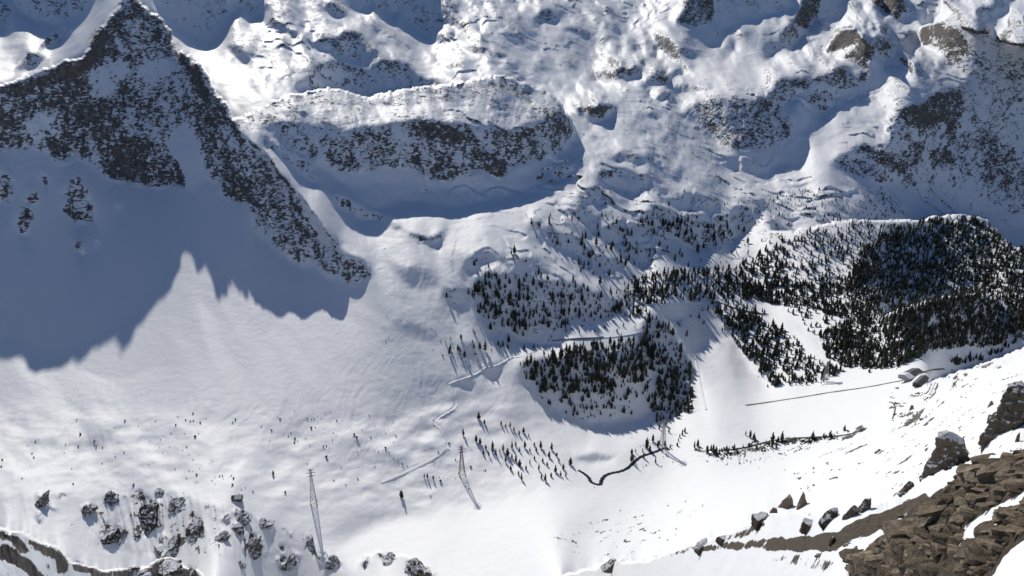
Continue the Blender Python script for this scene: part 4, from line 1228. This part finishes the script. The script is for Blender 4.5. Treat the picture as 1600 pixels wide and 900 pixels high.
# ---------------------------------------------------------------- lattice pylons
M_STEEL = simple_mat('galvanised_steel', (.24, .25, .26), .55, .15, .5, .4)
M_STEEL_DARK = simple_mat('weathered_steel', (.10, .10, .105), .6, .2, .5, .4)
def pylon(u, v, vt, label, mat, rz, wb=6.4):
    x, y, z = (float(a) for a in mesh_height(u, v))
    d = sight(u, vt); h = CAM_H + d[2] / math.hypot(d[0], d[1]) * math.hypot(x, y) - z
    root = empty('lattice_pylon', (x, y, z - .6), rz); tag(root, label, 'pylon', 'lattice pylons on the valley floor')
    def half(zz):
        k = zz / h
        return wb / 2 * (1 - k) ** 1.15 + .75 if k < 1 else .75
    lv = [0]
    while lv[-1] < h * .985:
        lv.append(min(h, lv[-1] + max(2.6, half(lv[-1]) * 1.7)))
    for a, b in ((-1, -1), (1, -1), (1, 1), (-1, 1)):
        m = MB()
        for z0, z1 in zip(lv[:-1], lv[1:]):
            m.bar((a * half(z0), b * half(z0), z0), (a * half(z1), b * half(z1), z1), .42, .38)
        m.build('leg', mat, root)
        MB().box((a * half(0), b * half(0), .5), (1.5, 1.5, 1.6)).build('footing', M_WALL, root)
    m = MB()
    for z0, z1 in zip(lv[:-1], lv[1:]):
        h0, h1 = half(z0), half(z1)
        for (a, b), (c, d_) in (((-1, -1), (1, -1)), ((1, -1), (1, 1)), ((1, 1), (-1, 1)), ((-1, 1), (-1, -1))):
            m.bar((a * h0, b * h0, z0), (c * h1, d_ * h1, z1), .22)
            m.bar((c * h0, d_ * h0, z0), (a * h1, b * h1, z1), .22)
            m.bar((a * h1, b * h1, z1), (c * h1, d_ * h1, z1), .2)
    m.build('bracing', mat, root)
    for zz, L in ((h * .80, 4.6), (h * .89, 5.6), (h * .97, 3.6)):
        ca = MB()
        for s in (-1, 1):
            for b in (-.7, .7):
                ca.bar((0, b, zz), (s * L, 0, zz + .5), .3)
                ca.bar((0, b, zz + 1.5), (s * L, 0, zz + .5), .24)
        c = ca.build('crossarm', mat, root)
        for s in (-1, 1):
            MB().bar((s * (L - .1), 0, zz + .4), (s * (L - .1), 0, zz - 1.5), .34).build('insulator', M_STEEL_DARK, c)
    MB().bar((0, 0, h - .5), (0, 0, h + 2.2), .3, .12).build('peak', mat, root)
pylon(490, 786, 732, 'tall pale lattice pylon nearest the viewer, left of the valley centre', M_STEEL, .25)
pylon(722, 741, 697, 'dark lattice pylon below the winding snow track', M_STEEL_DARK, .3)
pylon(1035, 703, 655, 'pale lattice pylon standing at the stream beside dark conifers', M_STEEL, .5)
pylon(1289, 598, 564, 'grey lattice pylon at the far edge of the flat snowfield by the forest', M_STEEL, .8)

# ---------------------------------------------------------------- hut and sheds
M_WOOD = simple_mat('dark_weathered_wood', (.060, .052, .050), .85, .3, 1.2)
M_ROOF = simple_mat('grey_sheet_roof', (.11, .11, .115), .6, .2, .6, .3)
M_PLASTER = simple_mat('grey_plaster', (.34, .33, .31), .9, .12, .6)
M_PANE = simple_mat('window_glass', (.03, .035, .045), .15, .1, 1, .5)
def house(name, label, u, v, L, W, H, R, rz, wall_m, roof_m, snow_lo, snow_hi, windows, door, chimney=False, group=None):
    """gabled building, ridge along its length; front is -y.  snow_lo..snow_hi = share of the roof length still under snow"""
    x, y, z = (float(a) for a in mesh_height(u, v))
    root = empty(name, (x, y, z - .5), rz); tag(root, label, 'building', group)
    m = MB()
    a, b = L / 2, W / 2
    m.add([(-a, -b, 0), (a, -b, 0), (a, b, 0), (-a, b, 0), (-a, -b, H), (a, -b, H), (a, b, H), (-a, b, H), (-a, 0, H + R), (a, 0, H + R)],
          [(0, 1, 5, 4), (1, 2, 6, 9, 5), (2, 3, 7, 6), (3, 0, 4, 8, 7)])
    m.build('wall', wall_m, root)
    o_ = .6; th = .3
    def slab(x0, x1, e0, t0, t1, mat, nm, par):
        mm = MB()
        for s in (-1, 1):
            y1 = s * (b + o_); z1 = H - R * o_ / b
            k = [(x0, 0, H + R + t0), (x1, 0, H + R + t0), (x1, y1, z1 + t0), (x0, y1, z1 + t0)]
            kk = [(p[0], p[1], p[2] + t1) for p in k]
            f = [(0, 3, 2, 1), (4, 5, 6, 7), (0, 1, 5, 4), (1, 2, 6, 5), (2, 3, 7, 6), (3, 0, 4, 7)]
            if s < 0: f = [tuple(reversed(q)) for q in f]
            mm.add(k + kk, f)
        return mm.build(nm, mat, par)
    rf = slab(-a - o_, a + o_, 0, .02, th, roof_m, 'roof', root)
    if snow_hi > snow_lo:
        slab(-a - o_ + (L + 2 * o_) * snow_lo + .05, -a - o_ + (L + 2 * o_) * snow_hi - .05, 0, th + .03, .45, M_SNOWPLAIN, 'roof_snow', rf)
    if chimney:
        MB().box((L * .22, W * .12, H + R + .5), (.9, .9, 1.8)).build('chimney', wall_m, rf)
    for wx in windows:
        fr = MB().box((wx * L, -b - .06, H * .55), (1.5, .14, 1.5)).build('window', M_PLASTER, root)
        MB().box((wx * L, -b - .15, H * .55), (1.15, .06, 1.15)).build('pane', M_PANE, fr)
    if door is not None:
        d = MB().box((door * L, -b - .07, 1.55), (1.6 if L < 16 else 3.6, .16, 2.6)).build('door', M_WOOD if wall_m is not M_WOOD else M_ROOF, root)
        MB().box((door * L + .5, -b - .2, 1.5), (.12, .14, .3)).build('handle', M_STEEL_DARK, d)
    return root
house('mountain_hut', 'small dark wooden hut alone on the snow above the rocky knoll', 371, 781, 12, 8, 4.6, 2.6, .12, M_WOOD, M_ROOF, .3, .95, (-.3, .3), 0.02, True)
house('barn', 'long low shed with a grey roof half under snow, left of the road bend', 1423, 588, 33, 15, 4.2, 2.6, .62, M_PLASTER, M_ROOF, 0, .33, (-.35, -.15, .05, .25), .4, False, None)
house('shed', 'narrow dark shed with bare roof below the road', 1438, 599, 28, 9, 4.4, 2.2, .80, M_WOOD, M_ROOF, 0, 0, (-.3, 0, .2), .38, False, None)
# ---------------------------------------------------------------- loose and standing rocks
def rock_mat(name, lo, mid, hi, bands=True, snow=False, rust=False):
    m, nt, b = new_mat(name); t = NT(nt)
    tc = t.n('ShaderNodeTexCoord'); pos = tc.outputs['Object']
    geo = t.n('ShaderNodeNewGeometry')
    oi = t.n('ShaderNodeObjectInfo')
    off = t.n('ShaderNodeVectorMath', operation='ADD'); t.l(pos, off.inputs[0]); t.l(oi.outputs['Location'], off.inputs[1])
    p = off.outputs[0]
    col = t.ramp(t.noise(p, 3.2, 8, .78), [(.28, lo), (.5, mid), (.72, hi)])
    # bedding: thin darker and lighter layers
    mp = t.n('ShaderNodeMapping'); mp.inputs['Scale'].default_value = (.5, .5, 7.0); t.l(pos, mp.inputs[0])
    bn = t.noise(mp.outputs[0], 1.6, 5, .7, .4)
    if bands:
        col = t.mix(t.math('MULTIPLY', t.math('SUBTRACT', .5, bn), 5.0, clamp=True), col, lo)
    if rust:
        rn = t.noise(p, .9, 4, .6)
        col = t.mix(t.math('MULTIPLY', t.math('SUBTRACT', rn, .62), 8.0, clamp=True), col, (.17, .075, .035))
    var = t.math('MULTIPLY_ADD', oi.outputs['Random'], .9, .55)
    hs = t.n('ShaderNodeHueSaturation'); t.l(col, hs.inputs['Color']); t.l(var, hs.inputs['Value']); col = hs.outputs[0]
    if snow:
        sep = t.n('ShaderNodeSeparateXYZ'); t.l(geo.outputs['Normal'], sep.inputs[0])
        sn = t.math('ADD', t.math('MULTIPLY', sep.outputs['Z'], 1.0), t.math('MULTIPLY_ADD', t.noise(p, .16 if snow == 1 else .8, 4, .6), .9 if snow == 1 else 1.3, -.42 if snow == 1 else -.65))
        col = t.mix(t.math('MULTIPLY', t.math('SUBTRACT', sn, .60 if snow != 1 else .74), 9.0, clamp=True), col, (.84, .855, .88))
    t.l(col, b.inputs['Base Color']); b.inputs['Roughness'].default_value = .9; b.inputs['Specular IOR Level'].default_value = .2
    bp = t.n('ShaderNodeBump'); bp.inputs['Strength'].default_value = .9; bp.inputs['Distance'].default_value = .12 if not snow else .5
    t.l(t.math('ADD', t.noise(p, 6.0, 8, .8), t.math('MULTIPLY', bn, 1.4)), bp.inputs['Height'])
    t.l(bp.outputs[0], b.inputs['Normal'])
    return m
M_SLAB = rock_mat('brown_schist', (.07, .056, .04), (.25, .20, .14), (.48, .39, .285), rust=True)
M_CRAG = rock_mat('snow_dusted_crag', (.04, .036, .032), (.10, .088, .074), (.19, .165, .135), bands=False, snow=1)
M_PIN = rock_mat('brown_pinnacle_rock', (.05, .04, .03), (.15, .12, .09), (.29, .24, .18), bands=False, snow=2)

def cube_sphere(n):
    bm = bmesh.new()
    bmesh.ops.create_cube(bm, size=2)
    bmesh.ops.subdivide_edges(bm, edges=bm.edges[:], cuts=n, use_grid_fill=True)
    v = np.array([p.co[:] for p in bm.verts]); f = [[q.index for q in fc.verts] for fc in bm.faces]
    bm.free(); return v, f
def noise3(p, sc_, seed):
    return (gnoise(p[:, 0] * sc_ + 3, p[:, 1] * sc_ + seed, seed) + gnoise(p[:, 1] * sc_ - 7, p[:, 2] * sc_ + seed * 2, seed + 1) + gnoise(p[:, 2] * sc_ + 11, p[:, 0] * sc_, seed + 2)) / 1.8
def cut_rock(dims, ncut, n=12, seed=0, rough_=.05, boxy=.75, steps=.05, layers=0):
    """angular rock: a block trimmed by random planes, then roughened"""
    r = np.random.default_rng(seed)
    v, f = cube_sphere(n)
    d = v / np.linalg.norm(v, axis=1)[:, None]
    planes = [np.array(a, float) for a in ((1, 0, 0), (-1, 0, 0), (0, 1, 0), (0, -1, 0), (0, 0, 1), (0, 0, -1))]
    offs = list(r.uniform(.8, 1.0, 6))
    for _ in range(ncut):
        a = r.normal(size=3); a /= np.linalg.norm(a); planes.append(a); offs.append(r.uniform(boxy, boxy + .45))
    N = np.array(planes) + r.normal(0, .13, (len(planes), 3)); N /= np.linalg.norm(N, axis=1)[:, None]
    q = d @ N.T
    t = np.where(q > 1e-3, np.array(offs)[None] / np.maximum(q, 1e-3), 1e9)
    rad = t.min(1)
    p = d * rad[:, None]
    p = p * np.array(dims)[None]
    s = float(np.mean(dims))
    nn = noise3(p / s, 1.4, seed % 50) * .9 + noise3(p / s, 3.7, seed % 50 + 4) * .5 + noise3(p / s, 9., seed % 50 + 9) * .22
    p = p + d * (nn * rough_ * s)[:, None]
    # bedding steps along z
    p[:, :2] *= (1 + steps * np.sign(np.sin(p[:, 2] / (dims[2] * .33) * 3.1 + seed)))[:, None]
    if layers:                                  # separate beds weathered back by different amounts
        lz = np.floor((p[:, 2] / dims[2] * .5 + .5) * layers + .35 * noise3(p / s, 1.1, seed % 40 + 3)).astype(int)
        k1 = r.uniform(.80, 1.06, layers + 6)[np.clip(lz + 2, 0, layers + 5)]; k2 = r.uniform(.80, 1.06, layers + 6)[np.clip(lz + 2, 0, layers + 5)]
        p[:, 0] *= k1; p[:, 1] *= k2
    return p, f

def px_size(u, v, px):
    x, y, z = (float(a) for a in mesh_height(u, v))
    d = math.sqrt(x * x + y * y + (z - CAM_H) ** 2)
    dp = d * math.cos(math.atan(math.hypot(u - 800, v - 450) / FOC))
    return px * dp / FOC, (x, y, z)

# crags of the snowy knoll and the near ridge at the lower left
CRAGS = [(231, 818, 50, 66, 'broad dark crag, the largest on the snowy knoll'), (268, 858, 44, 40, 'dark crag below the largest one on the knoll'), (171, 842, 36, 34, 'grey crag left of the largest one on the knoll'),
         (306, 836, 30, 40, 'narrow dark crag on the right half of the knoll'), (392, 860, 34, 30, 'dark crag near the right end of the knoll'), (67, 786, 17, 34, 'thin dark crag at the far left of the knoll top'),
         (172, 782, 20, 22, 'small crag on the knoll top above the grey crag'), (138, 798, 20, 16, 'small low crag left on the knoll'), (369, 828, 20, 16, 'small crag in the snow right of the narrow one'),
         (349, 841, 18, 15, 'small crag below the narrow dark one'), (376, 810, 30, 18, 'low crag on the crest at the right of the knoll'), (278, 787, 24, 16, 'low crag on the knoll crest above the largest one'),
         (352, 811, 14, 12, 'small boulder on the crest of the knoll'), (192, 841, 16, 26, 'slim crag attached to the grey one on the knoll'),
         (412, 822, 20, 12, 'dark rock low on the right shoulder of the knoll'), (482, 852, 26, 22, 'slanting dark rock at the right foot of the knoll'), (520, 878, 22, 18, 'slanting rock at the lowest end of the knoll'),
         (450, 880, 26, 16, 'flat brown rock in the snow below the knoll shoulder'), (248, 769, 14, 8, 'tiny boulder on the skyline of the knoll'), (376, 885, 16, 12, 'small dark rock in the snow at the lower edge'),
         (570, 882, 7, 13, 'dark standing stone on the near snow bump'), (648, 893, 34, 22, 'dark rock on the near snow bump at the bottom'), (606, 874, 22, 10, 'flat dark rock on top of the near snow bump'),
         (252, 893, 44, 28, 'brown rock at the bottom edge left of centre'), (297, 897, 20, 16, 'small brown rock beside the bottom edge rock'), (205, 901, 44, 12, 'flat brown rock along the bottom edge')]
for k, (u, v, w, h, lab) in enumerate(CRAGS):
    W, loc = px_size(u, v - 2, w); Hh = W * h / w * 1.12
    p, f = cut_rock((W * .62, W * .6, Hh * .46), 18, 28, 300 + k * 7, .42, .5, 0)
    an = np.arctan2(p[:, 1], p[:, 0]); rib = ridged(an * 2.2 + k * 3, p[:, 2] / W * 1.4, 3, 44 + k % 5) - .8
    p[:, :2] *= (1 + .13 * rib)[:, None]
    p[:, :2] *= (1.0 - .38 * np.clip(p[:, 2:3] / (Hh * .5), -1, 1)); p[:, 1] += .55 * p[:, 2]
    o = mesh_obj('rock_crag', p, f, M_CRAG, smooth=False)
    o.location = (loc[0], loc[1], loc[2] - Hh * .06); o.rotation_euler = (-.1, random.uniform(-.2, .2), random.uniform(-.5, .5))
    tag(o, lab, 'rock')

# standing pinnacles on the near flank, built up from their outline
def pinnacle(name, label, base_uv, R, rows, seed):
    """rows: (v, u left, u right) outline from top to foot"""
    d0 = sight(*base_uv); k0 = R / math.hypot(d0[0], d0[1]); loc = (d0[0] * k0, d0[1] * k0, CAM_H + d0[2] * k0)
    th0 = math.atan2(loc[0], loc[1])
    right = np.array([math.cos(th0), -math.sin(th0), 0]); fwd = np.array([math.sin(th0), math.cos(th0), 0])
    zs, cs, ws = [], [], []
    for v, a, b in rows:
        P = []
        for u in (a, b):
            d = np.array(sight(u, v)); k = R / math.hypot(d[0], d[1]); P.append(d * k + np.array([0, 0, CAM_H]))
        m = (P[0] + P[1]) / 2
        zs.append(m[2]); cs.append((m - np.array(loc)) @ right); ws.append(abs((P[1] - P[0]) @ right) / 2)
    zs, cs, ws = map(np.array, (zs, cs, ws)); i = np.argsort(zs); zs, cs, ws = zs[i], cs[i], ws[i]
    nz, na = 56, 72
    Zs = np.linspace(zs[0] - 2.5, zs[-1], nz)
    V = []; F_ = []
    Hh = zs[-1] - zs[0]
    for j, z in enumerate(Zs):
        c = np.interp(z, zs, cs); w = np.interp(z, zs, ws)
        k = (z - zs[0]) / Hh
        if j > nz - 4: w *= (.93, .75, .45)[j - nz + 3]
        for q in range(na):
            a = 2 * math.pi * q / na
            # blocky cross-section with ribs
            rr = 1 / max(abs(math.cos(a + .3)), abs(math.sin(a + .3))) ** .55
            V.append((c + math.cos(a) * w * rr * .92, math.sin(a) * w * .85 * rr + .25 * (1 - k) * 0, z - loc[2]))
    for j in range(nz - 1):
        for q in range(na):
            F_.append((j * na + q, j * na + (q + 1) % na, (j + 1) * na + (q + 1) % na, (j + 1) * na + q))
    b = len(V); V.append((np.interp(Zs[-1], zs, cs), 0, Zs[-1] - loc[2] + .15))
    for q in range(na): F_.append(((nz - 1) * na + q, (nz - 1) * na + (q + 1) % na, b))
    p = np.array(V)
    cen = np.array([np.interp(z + loc[2], zs, cs) for z in p[:, 2]])
    rad = np.stack([p[:, 0] - cen, p[:, 1], np.zeros(len(p))], 1); rl = np.linalg.norm(rad, axis=1)[:, None] + 1e-6
    n_ = noise3(p, .35, seed) * 1.0 + noise3(p, .9, seed + 3) * .75 + noise3(p, 2.4, seed + 6) * .35
    st_ = np.floor(p[:, 2] / .8 + 1.3 * noise3(p, .5, seed + 8)); n_ = n_ + .38 * np.sin(st_ * 12.9)
    p = p + rad / rl * np.minimum(n_[:, None] * .95, rl * .5)
    Q = np.stack([p[:, 0] * right[0] + p[:, 1] * fwd[0], p[:, 0] * right[1] + p[:, 1] * fwd[1], p[:, 2]], 1)
    o = mesh_obj(name, Q, F_, M_PIN)
    o.location = loc; tag(o, label, 'rock')
    return o
pinnacle('rock_pinnacle', 'tall brown rock pinnacle standing above the slab pile', (1468, 772), 116, [(676, 1476, 1492), (684, 1467, 1505), (700, 1462, 1509), (715, 1459, 1514), (728, 1454, 1520), (742, 1448, 1514), (756, 1441, 1504), (768, 1434, 1492), (782, 1430, 1478)], 3)
pinnacle('rock_pinnacle', 'brown rock tower at the right edge above the pinnacle', (1562, 688), 150, [(597, 1586, 1602), (606, 1573, 1612), (622, 1564, 1616), (640, 1561, 1612), (655, 1552, 1606), (668, 1548, 1590), (680, 1536, 1572), (693, 1531, 1554)], 23)
TEETH = [(1230, 792, 27, 26, 'pointed rock tooth, larger of the pair on the white spur'), (1255, 790, 16, 24, 'slim rock tooth, right one of the pair on the white spur'), (1209, 802, 14, 14, 'small rock left of the pair of teeth'),
         (1296, 814, 32, 28, 'leaning rock tooth with snow on its right side'), (1264, 826, 30, 17, 'low brown rock under the leaning tooth'), (1330, 806, 26, 22, 'dark broken rock right of the leaning tooth'),
         (1352, 796, 26, 26, 'broken dark rocks against the snow left of the pinnacle'), (1418, 770, 26, 22, 'dark rock at the left foot of the pinnacle'), (1190, 815, 30, 18, 'brown rock at the end of the bare spur'), (1130, 846, 22, 12, 'small brown rock on the bare spur'),
         (1098, 856, 26, 12, 'flat rock at the crest of the white spur'), (958, 884, 26, 16, 'dark wedge of rock on the snow crest at the bottom'), (1372, 706, 10, 7, 'small rock on the snow slope left of the pinnacle'), (1545, 660, 10, 18, 'upright dark stone below the rock tower'),
         (1590, 690, 8, 18, 'thin standing stone at the right edge'), (1424, 640, 8, 10, 'small dark stone on the bright flank under the sheds'), (1548, 634, 8, 9, 'small stone left of the rock tower'), (1300, 850, 14, 18, 'dark block on the scree of the spur')]
for k, (u, v, w, h, lab) in enumerate(TEETH):
    W, loc = px_size(u, v, w); Hh = W * h / w * 1.15
    p, f = cut_rock((W * .5, W * .36, Hh * .62), 9, 16, 900 + k * 3, .2, .6, 0)
    kz = np.clip(p[:, 2] / (Hh * .62), -1, 1)
    if h > w * .6: p[:, :2] *= (.85 - .42 * kz)[:, None]; p[:, 0] += kz * W * .12
    o = mesh_obj('rock_tooth', p, f, M_PIN)
    o.location = (loc[0], loc[1], loc[2] + Hh * .10); o.rotation_euler = (-.1, random.uniform(-.1, .1), random.uniform(-.4, .4))
    tag(o, lab, 'rock')

# the slab pile in the near corner: every slab lies on its own
BED = Matrix.Rotation(math.radians(7), 3, 'X') @ Matrix.Rotation(math.radians(-23), 3, 'Y')
SLABS = []
for k in range(14):
    r = np.random.default_rng(50 + k)
    p, f = cut_rock((1.0, r.uniform(.38, .6), r.uniform(.10, .26)), 9, 20, 1500 + 11 * k, .06, .72, 0, int(r.integers(2, 6)))
    SLABS.append((p, f))
slab_me = []
def slab(u, v, px, kind, lift=.25, tilt=None, name='flat_rock', label=None, group='slabs of the near outcrop', thick=1.0):
    half, loc = px_size(u, v, px / 2.0)
    while len(slab_me) <= kind:
        q = mesh_obj('flat_rock', *SLABS[len(slab_me)], M_SLAB); slab_me.append(q.data); bpy.data.objects.remove(q)
    o = bpy.data.objects.new(name, slab_me[kind]); COL.objects.link(o)
    az = math.atan2(loc[0], loc[1])
    R = Matrix.Rotation(-az, 3, 'Z') @ Matrix.Rotation(tilt if tilt is not None else 0, 3, 'Y') @ BED @ Matrix.Rotation(random.gauss(0, .2), 3, 'X') @ Matrix.Rotation(random.gauss(0, .2), 3, 'Y') @ Matrix.Rotation(random.gauss(0, .4), 3, 'Z')
    o.rotation_euler = R.to_euler()
    o.scale = (half, half * random.uniform(.85, 1.2), half * thick * random.uniform(.8, 1.35))
    o.location = (loc[0], loc[1], loc[2] + lift * half * .5)
    tag(o, label or 'weathered brown slab lying in the broken outcrop of the near corner', 'rock', group)
    return o
PILE = [('1328,880 1345,865 1385,850 1400,838 1450,800 1480,775 1500,750 1535,722 1620,700 1620,758 1575,778 1535,800 1508,828 1500,850 1480,880 1480,900 1330,900', 2.2, 'A'),
        ('1500,900 1512,870 1535,838 1560,812 1620,775 1620,822 1578,846 1555,880 1540,900', 3.0, 'B')]
for pts, dens, nm in PILE:
    u, v = in_poly(parse_pts(pts), dens * .50)
    for uu, vv in zip(u, v):
        slab(uu, vv, float(np.clip(rng.lognormal(math.log(25), .5), 9, 62)), int(rng.integers(0, 14)), rng.uniform(.0, .5), thick=1.15)
for pts, n_ in (('1325,880 1360,845 1420,795 1480,752 1540,715 1620,695 1620,760 1540,800 1505,850 1480,905 1325,905', .22), ('1505,905 1530,850 1570,800 1620,770 1620,825 1550,900', .22), ('1240,868 1300,845 1350,840 1330,880', .10)):
    u, v = in_poly(parse_pts(pts), n_)
    for uu, vv in zip(u, v):
        slab(uu, vv, float(np.clip(rng.lognormal(math.log(11), .4), 5, 22)), int(rng.integers(0, 14)), rng.uniform(.2, .7), name='stone', label='small brown stone among the broken slabs of the near corner', group='stones of the near outcrop', thick=1.7)
for u, v, px, tilt, lab, th_ in ((1425, 842, 110, .12, 'long layered slab projecting left from the near outcrop', 1.5), (1418, 868, 80, .1, 'thick block under the projecting slab', 2.2), (1455, 822, 70, -.55, 'pale leaning slab propped up in the middle of the outcrop', .8),
                            (1488, 855, 78, .4, 'big upright block beside the snow drift', 2.6), (1362, 885, 80, .15, 'grey block at the lower left end of the outcrop', 2.4), (1440, 885, 70, .1, 'block at the bottom edge of the outcrop', 2.2),
                            (1500, 780, 80, .05, 'flat slab at the head of the outcrop', .9), (1560, 745, 90, .05, 'flat slab near the right edge above the drift', .9), (1535, 870, 90, -.2, 'rusty rock between the two snow drifts', 1.8), (1575, 815, 70, .1, 'dark slab at the right edge between the drifts', 1.5),
                            (1530, 760, 80, .0, 'slab stacked on the upper outcrop', .9), (1470, 800, 80, .1, 'broken slab behind the pale leaning one', 1.0)):
    slab(u, v, px * .8, int(rng.integers(0, 14)), .55, tilt, label=lab, group=None, thick=th_)
print('rocks', round(time.time() - T0, 1), 's')
